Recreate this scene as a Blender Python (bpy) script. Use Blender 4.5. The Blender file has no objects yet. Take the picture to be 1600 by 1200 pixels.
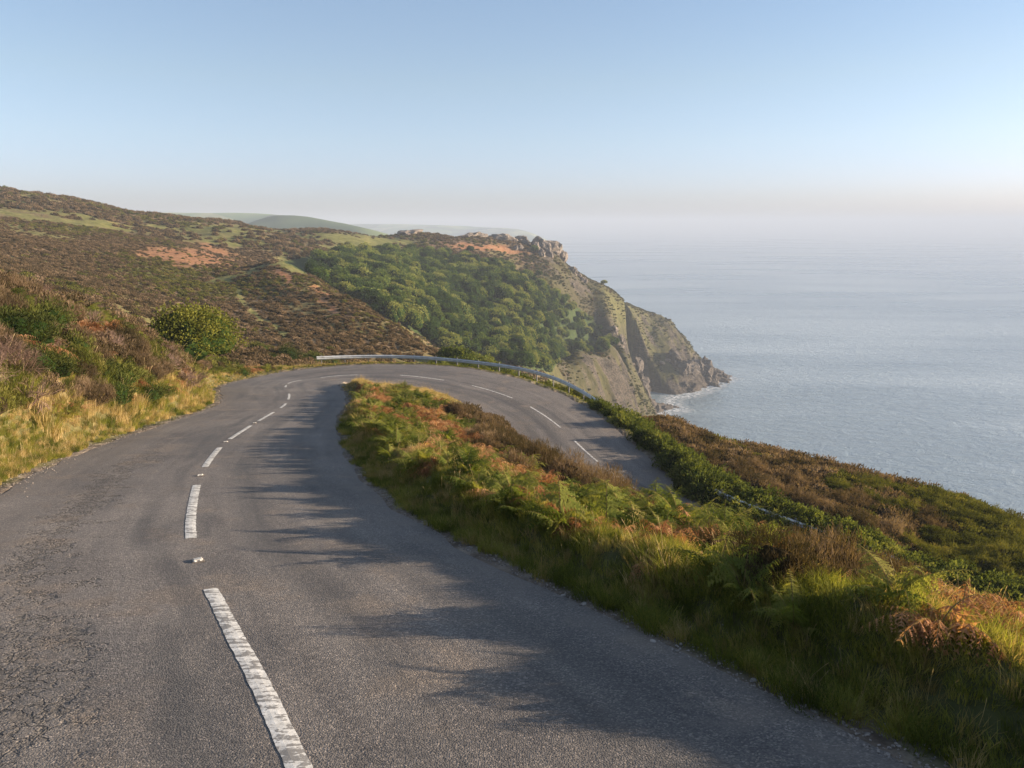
import bpy, math, random
import numpy as np

# ------------------------------------------------------------------ camera, sky, sun, exposure
SC = bpy.context.scene
COL = SC.collection
F_PX = 1150.0                       # focal length in pixels of the 1600 px wide photograph
PITCH = math.radians(12.36)
cam_data = bpy.data.cameras.new('camera')
cam = bpy.data.objects.new('camera', cam_data)
COL.objects.link(cam)
cam_data.sensor_width = 36
cam_data.lens = 36 * F_PX / 1600
cam_data.clip_start = 0.1
cam_data.clip_end = 60000
cam.rotation_euler = (math.pi / 2 - PITCH, 0, 0)
SC.camera = cam

SUN_EL, SUN_AZ = 11.3, 84.0         # degrees; azimuth clockwise from straight ahead
world = bpy.data.worlds.new('World')
SC.world = world
world.use_nodes = True
wn = world.node_tree
wn.nodes.clear()
w_out = wn.nodes.new('ShaderNodeOutputWorld')
w_bg = wn.nodes.new('ShaderNodeBackground')
w_sky = wn.nodes.new('ShaderNodeTexSky')
w_sky.sky_type = 'NISHITA'
w_sky.sun_disc = False
w_sky.sun_elevation = math.radians(SUN_EL)
w_sky.sun_rotation = math.radians(SUN_AZ)
w_sky.altitude = 100
w_sky.air_density = 1.0
w_sky.dust_density = 0.9
w_sky.ozone_density = 2.5
w_bg.inputs['Strength'].default_value = 0.077
# the photograph's sky is cooler and paler low down than the clear-air model
w_tc = wn.nodes.new('ShaderNodeTexCoord'); w_sep = wn.nodes.new('ShaderNodeSeparateXYZ'); w_rmp = wn.nodes.new('ShaderNodeValToRGB')
wn.links.new(w_tc.outputs['Generated'], w_sep.inputs[0]); wn.links.new(w_sep.outputs[2], w_rmp.inputs[0])
for i_, (p_, c_) in enumerate([(0.0, (.84, .84, 1.25)), (.045, (.98, .96, 1.38)), (.10, (1.06, 1.0, 1.18)), (.17, (1.04, .97, 1.0)), (.27, (.84, .89, .98)), (.5, (.86, .90, 1.0))]):
    if i_ > 1: w_rmp.color_ramp.elements.new(.5)
    w_rmp.color_ramp.elements[i_].position = p_; w_rmp.color_ramp.elements[i_].color = (*c_, 1)
w_mul = wn.nodes.new('ShaderNodeMix'); w_mul.data_type = 'RGBA'; w_mul.blend_type = 'MULTIPLY'; w_mul.inputs[0].default_value = 1
wn.links.new(w_sky.outputs[0], w_mul.inputs[6]); wn.links.new(w_rmp.outputs[0], w_mul.inputs[7])
w_pale = wn.nodes.new('ShaderNodeMix'); w_pale.data_type = 'RGBA'; w_pale.inputs[0].default_value = .27      # thin high haze pales the blue
w_pale.inputs[7].default_value = (2.55, 2.95, 3.35, 1)
wn.links.new(w_mul.outputs[2], w_pale.inputs[6]); wn.links.new(w_pale.outputs[2], w_bg.inputs[0])
wn.links.new(w_bg.outputs[0], w_out.inputs[0])

sun_data = bpy.data.lights.new('sun', 'SUN')
sun_data.energy = 5.0
sun_data.angle = math.radians(0.5)
sun_data.color = (1.0, 0.82, 0.61)
sun = bpy.data.objects.new('sun', sun_data)
COL.objects.link(sun)
el, az = math.radians(SUN_EL), math.radians(SUN_AZ)
from mathutils import Vector, Matrix, Euler
to_sun = Vector((math.cos(el) * math.sin(az), math.cos(el) * math.cos(az), math.sin(el)))
sun.rotation_euler = to_sun.to_track_quat('Z', 'Y').to_euler()

SC.view_settings.view_transform = 'Standard'
SC.view_settings.look = 'None'
SC.view_settings.gamma = 1
SC.view_settings.exposure = 1.62
SC.view_settings.use_curve_mapping = False
SC.cycles.volume_bounces = 1
SC.cycles.max_bounces = 5
SC.cycles.diffuse_bounces = 2
SC.cycles.glossy_bounces = 2
SC.cycles.transmission_bounces = 2
SC.cycles.use_denoising = True

# the summer haze over the sea: one closed box of even, pale air round the whole scene
HAZE = 0.00030
hv = [(x, y, z) for z in (-156.0, 62.0) for x, y in ((-26000, -26000), (26000, -26000), (26000, 26000), (-26000, 26000))]
hm = bpy.data.meshes.new('haze')
hm.from_pydata(hv, [], [(0, 3, 2, 1), (4, 5, 6, 7), (0, 1, 5, 4), (1, 2, 6, 5), (2, 3, 7, 6), (3, 0, 4, 7)])
haze_mat = bpy.data.materials.new('haze'); haze_mat.use_nodes = True
hn = haze_mat.node_tree; hn.nodes.clear()
h_out = hn.nodes.new('ShaderNodeOutputMaterial'); h_vol = hn.nodes.new('ShaderNodeVolumePrincipled')
h_vol.inputs['Color'].default_value = (.46, .515, .61, 1); h_vol.inputs['Density'].default_value = HAZE; h_vol.inputs['Anisotropy'].default_value = 0.0
hn.links.new(h_vol.outputs[0], h_out.inputs['Volume'])
hm.materials.append(haze_mat)
haze = bpy.data.objects.new('haze', hm); COL.objects.link(haze); haze['kind'] = 'stuff'

rng = np.random.default_rng(7)
random.seed(7)

# ------------------------------------------------------------------ small helpers
CP, SP = math.cos(PITCH), math.sin(PITCH)
SEA = -150.0

def kk(py):
    return (py - 600) / F_PX * CP + SP

def ray(px, py, z):
    """point at camera depth z on the sight line through a photograph pixel"""
    t = (py - 600) / F_PX
    return ((px - 800) / F_PX * z, z * (CP - t * SP), -z * kk(py))

def vproj(X, Y, Z):
    z = Y * CP - Z * SP
    z = np.where(np.abs(z) < 1e-3, 1e-3, z)
    t = -(Z * CP + Y * SP) / z
    return 800 + X / z * F_PX, 600 + t * F_PX, z

def _hash(ix, iy, seed):
    h = (ix.astype(np.int64) * 374761393 + iy.astype(np.int64) * 668265263 + seed * 974634777) & 0x7fffffff
    h = ((h ^ (h >> 13)) * 1274126177) & 0x7fffffff
    h = h ^ (h >> 16)
    return (h & 0xffff) / 65535.0

def vnoise(x, y, seed=0):
    x = np.asarray(x, float); y = np.asarray(y, float)
    ix = np.floor(x); iy = np.floor(y)
    fx = x - ix; fy = y - iy
    fx = fx * fx * (3 - 2 * fx); fy = fy * fy * (3 - 2 * fy)
    ix = ix.astype(np.int64); iy = iy.astype(np.int64)
    a = _hash(ix, iy, seed); b = _hash(ix + 1, iy, seed)
    c = _hash(ix, iy + 1, seed); d = _hash(ix + 1, iy + 1, seed)
    return (a * (1 - fx) + b * fx) * (1 - fy) + (c * (1 - fx) + d * fx) * fy

def fbm(x, y, seed=0, octv=4):
    s = 0; a = 0.5; t = 0
    for i in range(octv):
        s = s + a * vnoise(x, y, seed + i * 17); t += a
        x = x * 2.03 + 11.3; y = y * 2.03 + 5.7; a *= 0.5
    return s / t * 2 - 1

def sstep(a, b, x):
    t = np.clip((x - a) / (b - a), 0, 1)
    return t * t * (3 - 2 * t)

def mesh_np(name, V, faces, mats=(), mat_idx=None, smooth=False):
    """faces: (n,3) or (n,4) int array, or a list of both"""
    me = bpy.data.meshes.new(name)
    V = np.asarray(V, np.float32)
    if not isinstance(faces, list):
        faces = [faces]
    faces = [np.asarray(f, np.int32) for f in faces if len(f)]
    loops = np.concatenate([f.ravel() for f in faces])
    tot = np.concatenate([np.full(len(f), f.shape[1], np.int32) for f in faces])
    start = np.concatenate([[0], np.cumsum(tot)[:-1]]).astype(np.int32)
    me.vertices.add(len(V)); me.vertices.foreach_set('co', V.ravel())
    me.loops.add(len(loops)); me.loops.foreach_set('vertex_index', loops)
    me.polygons.add(len(tot)); me.polygons.foreach_set('loop_start', start)
    me.polygons.foreach_set('loop_total', tot)
    for m in mats:
        me.materials.append(m)
    if mat_idx is not None:
        me.polygons.foreach_set('material_index', np.asarray(mat_idx, np.int32))
    me.polygons.foreach_set('use_smooth', np.full(len(tot), smooth, bool))
    me.update(calc_edges=True)
    return me

def link(name, me, parent=None, loc=None):
    o = bpy.data.objects.new(name, me)
    COL.objects.link(o)
    if parent is not None:
        o.parent = parent
    if loc is not None:
        o.location = loc
    return o

def tag(o, label=None, cat=None, group=None, kind=None):
    if label: o['label'] = label
    if cat: o['category'] = cat
    if group: o['group'] = group
    if kind: o['kind'] = kind
    return o

class MB:
    """mesh gatherer: triangles and quads with a material index each"""
    def __init__(self):
        self.V = []; self.n = 0; self.q = []; self.t = []; self.qi = []; self.ti = []
    def add(self, V, F, mi=0):
        V = np.asarray(V, float).reshape(-1, 3); F = np.asarray(F, int)
        self.V.append(V)
        if F.shape[1] == 4:
            self.q.append(F + self.n); self.qi.append(np.full(len(F), mi))
        else:
            self.t.append(F + self.n); self.ti.append(np.full(len(F), mi))
        self.n += len(V)
    def mesh(self, name, mats, smooth=False):
        fs = []; mi = []
        if self.q: fs.append(np.concatenate(self.q)); mi.append(np.concatenate(self.qi))
        if self.t: fs.append(np.concatenate(self.t)); mi.append(np.concatenate(self.ti))
        return mesh_np(name, np.concatenate(self.V), fs, mats, np.concatenate(mi), smooth)

# ------------------------------------------------------------------ materials
def new_mat(name):
    m = bpy.data.materials.new(name)
    m.use_nodes = True
    nt = m.node_tree
    nt.nodes.clear()
    return m, nt

class NT:
    def __init__(self, nt): self.t = nt
    def n(self, typ, **kw):
        nd = self.t.nodes.new(typ)
        for k_, v in kw.items(): setattr(nd, k_, v)
        return nd
    def l(self, a, b): self.t.links.new(a, b)
    def pos(self):
        return self.n('ShaderNodeNewGeometry').outputs['Position']
    def noise(self, vec, scale, detail=3, rough=0.55, dist=0):
        x = self.n('ShaderNodeTexNoise')
        x.inputs['Scale'].default_value = scale; x.inputs['Detail'].default_value = detail
        x.inputs['Roughness'].default_value = rough; x.inputs['Distortion'].default_value = dist
        self.l(vec, x.inputs['Vector'])
        return x.outputs['Fac']
    def ramp(self, fac, stops, interp='LINEAR'):
        r = self.n('ShaderNodeValToRGB')
        r.color_ramp.interpolation = interp
        e = r.color_ramp.elements
        while len(e) < len(stops): e.new(0.5)
        for i, (p, c) in enumerate(stops):
            e[i].position = p
            e[i].color = (*c, 1) if len(c) == 3 else c
        self.l(fac, r.inputs[0])
        return r.outputs['Color']
    def mix(self, fac, a, b, mode='MIX'):
        m = self.n('ShaderNodeMix', data_type='RGBA', blend_type=mode)
        for s, v in ((0, fac), (6, a), (7, b)):
            if isinstance(v, (int, float)): m.inputs[s].default_value = v
            elif isinstance(v, tuple): m.inputs[s].default_value = (*v, 1)
            else: self.l(v, m.inputs[s])
        return m.outputs[2]
    def math(self, op, a, b=None, clamp=False):
        m = self.n('ShaderNodeMath', operation=op, use_clamp=clamp)
        for s, v in ((0, a), (1, b)):
            if v is None: continue
            if isinstance(v, (int, float)): m.inputs[s].default_value = v
            else: self.l(v, m.inputs[s])
        return m.outputs[0]
    def attr(self, name, out='Fac', typ='GEOMETRY'):
        a = self.n('ShaderNodeAttribute', attribute_type=typ, attribute_name=name)
        return a.outputs[out]
    def map(self, vec, scale=(1, 1, 1), rot=(0, 0, 0)):
        m = self.n('ShaderNodeMapping')
        m.inputs['Scale'].default_value = scale; m.inputs['Rotation'].default_value = rot
        self.l(vec, m.inputs['Vector'])
        return m.outputs[0]
    def smooth(self, v, a, b):
        m = self.n('ShaderNodeMapRange', interpolation_type='SMOOTHSTEP')
        self.l(v, m.inputs[0]); m.inputs[1].default_value = a; m.inputs[2].default_value = b
        return m.outputs[0]
    def bump(self, h, strength, dist, normal=None):
        b = self.n('ShaderNodeBump')
        if isinstance(strength, (int, float)): b.inputs['Strength'].default_value = strength
        else: self.l(strength, b.inputs['Strength'])
        b.inputs['Distance'].default_value = dist
        self.l(h, b.inputs['Height'])
        if normal is not None: self.l(normal, b.inputs['Normal'])
        return b.outputs[0]
    def pbr(self, color, rough=0.9, bump=None, spec=0.3, metal=0):
        p = self.n('ShaderNodeBsdfPrincipled')
        if isinstance(color, tuple): p.inputs['Base Color'].default_value = (*color, 1)
        else: self.l(color, p.inputs['Base Color'])
        if isinstance(rough, (int, float)): p.inputs['Roughness'].default_value = rough
        else: self.l(rough, p.inputs['Roughness'])
        p.inputs['Specular IOR Level'].default_value = spec
        p.inputs['Metallic'].default_value = metal
        if bump is not None: self.l(bump, p.inputs['Normal'])
        return p.outputs[0]
    def out(self, s):
        o = self.n('ShaderNodeOutputMaterial'); self.l(s, o.inputs['Surface'])

def leaf_mat(name, cols, scale=0.5, trans=0.35, rnd=0.5, fine=3.0):
    """foliage: colours drift over the ground and from plant to plant; light comes through the blades"""
    m, nt = new_mat(name); t = NT(nt)
    p = t.pos()
    a = t.noise(p, scale, 3, 0.6)
    b = t.noise(p, fine, 2, 0.5)
    r = t.n('ShaderNodeObjectInfo').outputs['Random']
    v = t.math('ADD', t.math('MULTIPLY', a, 1.0 - rnd * 0.5), t.math('MULTIPLY', b, 0.35))
    v = t.math('ADD', v, t.math('MULTIPLY', r, rnd * 0.6))
    v = t.math('SUBTRACT', v, 0.2 + 0.05 * rnd)
    n = len(cols)
    c = t.ramp(v, [(0.28 + 0.48 * i / max(1, n - 1), cols[i]) for i in range(n)])
    d = t.n('ShaderNodeBsdfDiffuse'); t.l(c, d.inputs[0])
    if trans > 0:
        tr = t.n('ShaderNodeBsdfTranslucent')
        t.l(t.mix(1.0, c, (1.25, 1.15, 0.55), 'MULTIPLY'), tr.inputs[0])
        mx = t.n('ShaderNodeMixShader'); mx.inputs[0].default_value = trans
        t.l(d.outputs[0], mx.inputs[1]); t.l(tr.outputs[0], mx.inputs[2])
        t.out(mx.outputs[0])
    else:
        t.out(d.outputs[0])
    return m

M = {}
M['grass_green'] = leaf_mat('grass_green', [(.06, .08, .018), (.13, .148, .03), (.27, .265, .06), (.46, .37, .15)], 0.7, .5, .5, 28.0)
M['grass_straw'] = leaf_mat('grass_straw', [(.18, .15, .05), (.33, .25, .10), (.47, .35, .17), (.58, .45, .25)], 0.6, .4, .5, 28.0)
M['seed'] = leaf_mat('seed_heads', [(.36, .25, .12), (.50, .38, .20), (.60, .46, .26)], 1.0, .35)
M['bracken'] = leaf_mat('bracken_green', [(.07, .095, .022), (.14, .17, .038), (.25, .25, .065), (.38, .31, .12)], 0.6, .5)
M['bracken_dead'] = leaf_mat('bracken_brown', [(.15, .065, .032), (.30, .14, .07), (.44, .24, .13), (.54, .36, .20)], 0.8, .45)
M['heather'] = leaf_mat('heather_brown', [(.045, .038, .020), (.105, .076, .046), (.18, .125, .082), (.27, .195, .135)], 0.5, .3, .5, 11.0)
M['heather_green'] = leaf_mat('heather_olive', [(.045, .052, .014), (.09, .095, .022), (.15, .145, .035), (.22, .18, .06)], 0.5, .3, .5, 11.0)
M['gorse'] = leaf_mat('gorse_green', [(.028, .036, .012), (.06, .072, .02), (.115, .12, .03), (.18, .17, .05)], 0.6, .25)
M['hedge'] = leaf_mat('hedge_leaf', [(.04, .055, .017), (.08, .10, .026), (.14, .16, .04), (.24, .235, .075)], 0.8, .35)
M['tree'] = leaf_mat('tree_leaf', [(.032, .055, .018), (.065, .10, .026), (.135, .17, .04), (.23, .24, .07)], 0.02, .3, 1.1, .3)
M['hawthorn'] = leaf_mat('hawthorn_leaf', [(.04, .05, .012), (.09, .10, .02), (.17, .17, .035), (.27, .25, .06)], 0.8, .35, .2)
M['slope'] = leaf_mat('slope_scrub', [(.028, .036, .013), (.055, .060, .02), (.10, .092, .032), (.15, .115, .05)], .06, .25, .5, .5)
M['core'] = leaf_mat('twig_core_shade', [(.018, .014, .008), (.035, .026, .014), (.05, .036, .02)], 1.2, 0)  # near-black core colour stands in for the shade among the twigs
M['core_green'] = leaf_mat('leaf_core', [(.012, .022, .006), (.02, .035, .009), (.03, .05, .012)], 1.2, 0)  # darkened green stands in for the shaded gaps between leaves
M['dead_twig'] = leaf_mat('dead_twig', [(.14, .09, .065), (.27, .18, .14), (.40, .29, .23)], 1.2, .1)
M['stem'] = leaf_mat('fern_stem', [(.12, .09, .03), (.22, .15, .06)], 1.0, 0)

def bark():
    m, nt = new_mat('bark'); t = NT(nt); p = t.pos()
    n = t.noise(p, 9, 4, .6)
    t.out(t.pbr(t.ramp(n, [(.3, (.05, .04, .03)), (.7, (.16, .13, .10))]), .95, t.bump(n, .6, .03)))
    return m
M['bark'] = bark()

def rock_mat(name, dark=1.0):
    m, nt = new_mat(name); t = NT(nt); p = t.pos()
    q = t.map(p, (1, 1, 2.2), (.5, .3, .2))
    a = t.noise(q, .12, 5, .65); b = t.noise(q, .7, 4, .65)
    v = t.n('ShaderNodeTexVoronoi'); v.inputs['Scale'].default_value = .35; t.l(q, v.inputs['Vector'])
    c = t.ramp(t.math('ADD', t.math('MULTIPLY', a, .6), t.math('MULTIPLY', b, .4)),
               [(.3, (.07 * dark, .06 * dark, .055 * dark)), (.5, (.19 * dark, .155 * dark, .125 * dark)), (.72, (.38 * dark, .31 * dark, .25 * dark))])
    h = t.math('ADD', b, t.math('MULTIPLY', v.outputs['Distance'], .5))
    t.out(t.pbr(c, .9, t.bump(h, .9, 1.2)))
    return m
M['rock'] = rock_mat('cliff_rock')
M['wet_rock'] = rock_mat('shore_rock', .55)

# ground: weights stored on the vertices say what grows or lies where
def ground_mat():
    m, nt = new_mat('ground'); t = NT(nt); p = t.pos()
    big = t.noise(p, .02, 4, .6); mid = t.noise(p, .25, 4, .65); fin = t.noise(p, 2.2, 4, .7)
    lump = t.noise(p, .9, 3, .6)
    mm = t.math('ADD', t.math('MULTIPLY', mid, .5), t.math('MULTIPLY', lump, .5))
    hb = t.ramp(mm, [(.36, (.06, .045, .025)), (.48, (.13, .086, .05)), (.58, (.18, .12, .07)), (.7, (.23, .165, .10))])
    hg = t.ramp(mm, [(.36, (.035, .045, .012)), (.5, (.085, .085, .022)), (.66, (.16, .145, .04))])
    heath = t.mix(t.smooth(big, .42, .62), hb, hg)
    grass = t.ramp(t.math('ADD', t.math('MULTIPLY', mid, .6), t.math('MULTIPLY', fin, .4)),
                   [(.35, (.06, .07, .018)), (.5, (.14, .14, .038)), (.68, (.26, .22, .08))])
    fern = t.ramp(mm, [(.36, (.14, .06, .025)), (.5, (.28, .13, .06)), (.68, (.38, .21, .11))])
    q = t.map(p, (1, 1, 2.5), (.5, .35, .2))
    r1 = t.noise(q, .09, 6, .7); r2 = t.noise(q, .5, 5, .7)
    rr = t.math('ADD', t.math('MULTIPLY', r1, .5), t.math('MULTIPLY', r2, .5))
    rock = t.ramp(rr, [(.40, (.03, .025, .021)), (.5, (.085, .07, .055)), (.58, (.14, .112, .086)), (.7, (.23, .19, .15))])
    dirt = t.ramp(fin, [(.35, (.08, .06, .045)), (.5, (.16, .125, .095)), (.7, (.28, .23, .18))])
    wood = t.ramp(mm, [(.36, (.02, .035, .010)), (.6, (.05, .07, .018))])
    c = heath
    scrub = t.ramp(t.math('ADD', t.math('MULTIPLY', mid, .5), t.math('MULTIPLY', big, .5)), [(.36, (.026, .027, .012)), (.5, (.046, .043, .019)), (.64, (.074, .060, .030))])  # scrub colour lowered to stand in for the plants' own shadowing
    for nm, cc in (('w_scrub', scrub), ('w_grass', grass), ('w_fern', fern), ('w_wood', wood), ('w_rock', rock), ('w_dirt', dirt)):
        c = t.mix(t.attr(nm), c, cc)
    h = t.math('ADD', t.math('MULTIPLY', lump, 1.0), t.math('MULTIPLY', fin, .35))
    b1 = t.bump(h, .8, .5)
    b2 = t.bump(rr, t.math('MULTIPLY', t.attr('w_rock'), 1.0), 5.0, b1)
    t.out(t.pbr(c, .95, b2, .15))
    return m
M['ground'] = ground_mat()

# ------------------------------------------------------------------ the road: where it runs
def zup(Y):
    Y = np.asarray(Y, float)
    return -np.minimum(2.5 + .2 * Y - .0006 * Y * np.abs(Y), 11.78)

CEN = [(9.0, -16), (6.2, -11), (3.7, -6.5), (1.2, -1.1), (-1.3, 3.9), (-2.1, 5.3), (-3.3, 7.4), (-4.6, 9.8), (-6.45, 14.3), (-7.35, 16.9),
       (-8.5, 20.8), (-9.35, 24.8), (-10.2, 29.5), (-11.2, 35.2), (-12.9, 41.5), (-14.9, 47.2), (-15.9, 51.6), (-15.6, 54.6),
       (-14.2, 56.4), (-12.1, 57.1), (-8.8, 57.0), (-5.3, 55.6), (-2.6, 53.9), (0.0, 51.4), (1.5, 49.2), (3.0, 46.4), (3.9, 44.0), (5.0, 41.1),
       (6.8, 38.0), (9.2, 35.0), (12.3, 31.8), (16, 28.6), (21, 25), (29, 20.5), (40, 16), (55, 11)]
CZ = [zup(p[1]) for p in CEN[:18]] + [-11.76, -11.78, -11.8, -11.9, -12.05, -12.3, -12.55, -12.95, -13.3, -13.7,
      -14.25, -14.9, -15.6, -16.4, -17.4, -18.9, -20.8, -23.3]
HL = [3.3] * 5 + [3.3, 3.35, 3.45, 3.5, 3.5, 3.5, 3.45, 3.3, 3.2, 3.6, 4.0, 4.3, 4.4, 4.2, 4.1, 4.6, 5.0, 4.4, 3.9, 3.7, 3.6, 3.5, 3.45] + [3.3] * 8
HR = [3.3] * 4 + [3.3, 3.2, 3.15, 3.2, 3.25, 3.3, 3.3, 3.1, 2.9, 2.9, 3.1, 3.5, 3.6, 3.6, 4.0, 4.5, 5.5, 5.0, 4.3, 3.9, 3.4, 3.2, 3.1, 3.0] + [3.0] * 8

def catmull(P, step=0.4):
    P = np.asarray(P, float)
    Q = np.vstack([2 * P[0] - P[1], P, 2 * P[-1] - P[-2]])
    out = []
    for i in range(1, len(Q) - 2):
        L = np.linalg.norm(Q[i + 1][:2] - Q[i][:2]); n = max(2, int(L / step))
        t = np.linspace(0, 1, n, endpoint=False)[:, None]
        a, b, c, d = Q[i - 1], Q[i], Q[i + 1], Q[i + 2]
        out.append(.5 * ((2 * b) + (-a + c) * t + (2 * a - 5 * b + 4 * c - d) * t ** 2 + (-a + 3 * b - 3 * c + d) * t ** 3))
    out.append(P[-1:])
    return np.vstack(out)

R_ = catmull([(p[0], p[1], z, a, b) for p, z, a, b in zip(CEN, CZ, HL, HR)], .4)
def smooth1(a, n=7):
    k_ = np.ones(n) / n
    pad = np.concatenate([np.full(n // 2, a[0]), a, np.full(n // 2, a[-1])])
    return np.convolve(pad, k_, 'valid')
for j in range(5):
    R_[:, j] = smooth1(R_[:, j], 7 if j < 3 else 15)
RC, RZ, RL, RR = R_[:, :2], R_[:, 2], R_[:, 3], R_[:, 4]
RT = np.gradient(RC, axis=0); RT /= np.linalg.norm(RT, axis=1)[:, None]
RN = np.stack([RT[:, 1], -RT[:, 0]], 1)          # to the right of travel
RS = np.concatenate([[0], np.cumsum(np.linalg.norm(np.diff(RC, axis=0), axis=1))])
I_APEX = int(np.argmin(np.hypot(RC[:, 0] + 10.5, RC[:, 1] - 57)))
I_LOW = int(np.argmin(np.hypot(RC[:, 0] - 0, RC[:, 1] - 51.4)))
upw = 1 - sstep(RS[I_APEX] - 14, RS[I_APEX] + 2, RS)   # weight of the plain slope of the upper leg

def road_z(i, X, Y):
    return upw[i] * zup(Y) + (1 - upw[i]) * RZ[i]

def road_near(X, Y, lo, hi):
    """distance outside the road edge (negative on the road), station and lateral offset"""
    idx = np.arange(lo, hi)
    best = np.full(X.shape, 1e9); bi = np.zeros(X.shape, int)
    for c0 in range(0, len(X), 20000):
        xs = X[c0:c0 + 20000, None] - RC[idx, 0][None]; ys = Y[c0:c0 + 20000, None] - RC[idx, 1][None]
        d = xs * xs + ys * ys
        j = d.argmin(1)
        bi[c0:c0 + 20000] = idx[j]
        best[c0:c0 + 20000] = d[np.arange(len(j)), j]
    lat = (X - RC[bi, 0]) * RN[bi, 0] + (Y - RC[bi, 1]) * RN[bi, 1]
    hw = np.where(lat > 0, RR[bi], RL[bi])
    return np.sqrt(best) - hw, bi, lat

# ------------------------------------------------------------------ the lie of the land: control points (pixel, pixel, depth)
G = [
 # left verge and bank
 (-300, 880, 9.5), (-300, 560, 15), (-300, 400, 20), (0, 720, 14), (0, 610, 17.3), (0, 525, 20.5), (0, 462, 24), (100, 665, 19.5), (100, 570, 23.3), (100, 488, 28),
 (200, 632, 25), (200, 550, 29.5), (200, 502, 34), (280, 618, 31), (280, 572, 35.5), (280, 545, 41), (340, 600, 40), (340, 566, 47),
 (378, 580, 56), (405, 566, 66), (430, 570, 64), (400, 552, 78),
 (0, 480, 36), (100, 500, 42), (200, 522, 50), (280, 556, 58), (340, 570, 64),
 # moor hillside and spur
 (-300, 420, 90), (-300, 300, 230), (-300, 272, 380), (-300, 300, 520), (0, 436, 75), (0, 425, 105), (100, 450, 105), (200, 476, 108), (300, 512, 118), (350, 535, 100), (430, 548, 88), (500, 551, 104),
 (560, 549, 112), (620, 549, 120), (680, 550, 132), (420, 510, 135), (500, 500, 145), (600, 520, 140), (0, 340, 260), (100, 345, 280), (0, 385, 170), (150, 400, 190), (290, 405, 225),
 (340, 437, 190), (390, 460, 170), (400, 420, 215), (440, 411, 232), (500, 440, 200), (560, 470, 172), (620, 505, 150),
 (0, 299, 400), (120, 313, 405), (240, 336, 425), (350, 350, 455), (500, 358, 500), (620, 366, 530), (650, 364, 530), (690, 369, 545), (720, 373, 560), (745, 369, 560), (800, 377, 572), (865, 392, 592),
 (882, 412, 602), (910, 430, 612), (940, 447, 628), (970, 468, 655), (1000, 487, 692), (1030, 504, 700), (1060, 523, 705), (1080, 543, 706), (1098, 566, 710), (1115, 582, 716), (1130, 590, 728),
 (200, 350, 330), (300, 365, 340), (400, 372, 350), (550, 376, 430), (450, 368, 420), (600, 385, 450),
 (650, 391, 470), (780, 401, 520), (480, 412, 310), (560, 400, 390), (700, 412, 450), (830, 430, 520),
 (560, 484, 225), (620, 505, 235), (680, 548, 245), (760, 562, 270), (840, 572, 300), (650, 470, 290), (720, 475, 355), (780, 520, 340), (850, 500, 430), (950, 530, 490),
 (900, 450, 560), (850, 470, 480), (960, 482, 572), (900, 508, 498), (960, 520, 545),
 # cliff and cove
 (850, 516, 402), (900, 536, 442), (965, 553, 485), (998, 590, 545), (1008, 632, 600), (870, 572, 440), (900, 600, 500), (940, 625, 545), (960, 590, 520), (920, 565, 470), (975, 640, 590),
 (984, 548, 566), (985, 508, 604), (1008, 530, 684), (1060, 600, 686), (1075, 546, 692), (1090, 592, 706),  (1045, 612, 662), (1030, 546, 680), (1050, 562, 668), (1064, 578, 668), (1055, 540, 690),
 # behind the spur and the bend
 (600, 572, 70), (600, 590, 86), (500, 575, 80), (700, 590, 76), (700, 600, 95), (560, 500, 190), (450, 440, 245), (680, 585, 165), (620, 530, 170),
 (760, 595, 72), (760, 630, 100), (760, 600, 170), (840, 620, 70), (840, 660, 110), (840, 620, 200), (930, 655, 66), (930, 760, 120), (930, 745, 250), (930, 680, 400),
 # the heather slope below the lower road
 (1040, 668, 62), (1200, 712, 58), (1300, 738, 55), (1400, 762, 52), (1500, 790, 49), (1600, 832, 46), (1750, 900, 43), (1950, 990, 38),
 (1100, 722, 49), (1150, 745, 46), (1250, 788, 43), (1300, 853, 36), (1400, 855, 38), (1500, 885, 37), (1600, 922, 34), (1750, 1000, 30), (1200, 830, 37.5), (980, 672, 54),
 # the ground between the two legs
 (562, 612, 49), (620, 622, 43), (600, 682, 28), (700, 704, 26), (800, 728, 25), (740, 668, 36), (850, 768, 21), (850, 722, 29), (960, 800, 18.3), (1000, 848, 14.5), (900, 856, 13),
 (760, 786, 16), (960, 780, 22), (1040, 806, 19.5), (1100, 834, 17.8), (1200, 850, 16.8), (1350, 910, 15), (1500, 966, 13.5), (1620, 1008, 12.6), (1100, 908, 11.5), (1400, 994, 9.1), (1620, 1040, 8.1), (1620, 1165, 5.8), (1250, 955, 10.2),
 (1100, 895, 25), (1200, 960, 24.5), (1400, 1080, 23), (1620, 1300, 19), (1000, 820, 32), (880, 740, 38), (1900, 1100, 11), (1900, 1400, 6),
]
PTS = [ray(*g) for g in G]
for (px, py, z) in [(1040, 668, 62), (1200, 712, 58), (1300, 738, 55), (1400, 762, 52), (1500, 790, 49), (1600, 832, 46), (1750, 900, 43), (1950, 990, 38), (980, 672, 58)]:
    for m_, dk in ((1.25, .10), (1.8, .26), (2.8, .33)):
        Z = -(kk(py) + dk) * z * m_
        x, y, _ = ray(px, py, z * m_)
        PTS.append((x, y, max(Z, -175)))
    PTS.append((x * 2.2, y * 2.2, -175))
for (px, py, z) in [(0, 299, 400), (240, 336, 425), (500, 358, 500), (690, 369, 545), (800, 377, 572), (882, 412, 602), (940, 447, 628), (1000, 490, 692), (1060, 526, 705), (1098, 568, 710), (1130, 590, 728)]:
    for m_, dk in ((1.13, .022), (1.4, .12), (2.0, .25)):
        Z = -(kk(py) + dk) * z * m_
        x, y, _ = ray(px, py, z * m_)
        PTS.append((x, y, max(Z, -175)))
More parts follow.
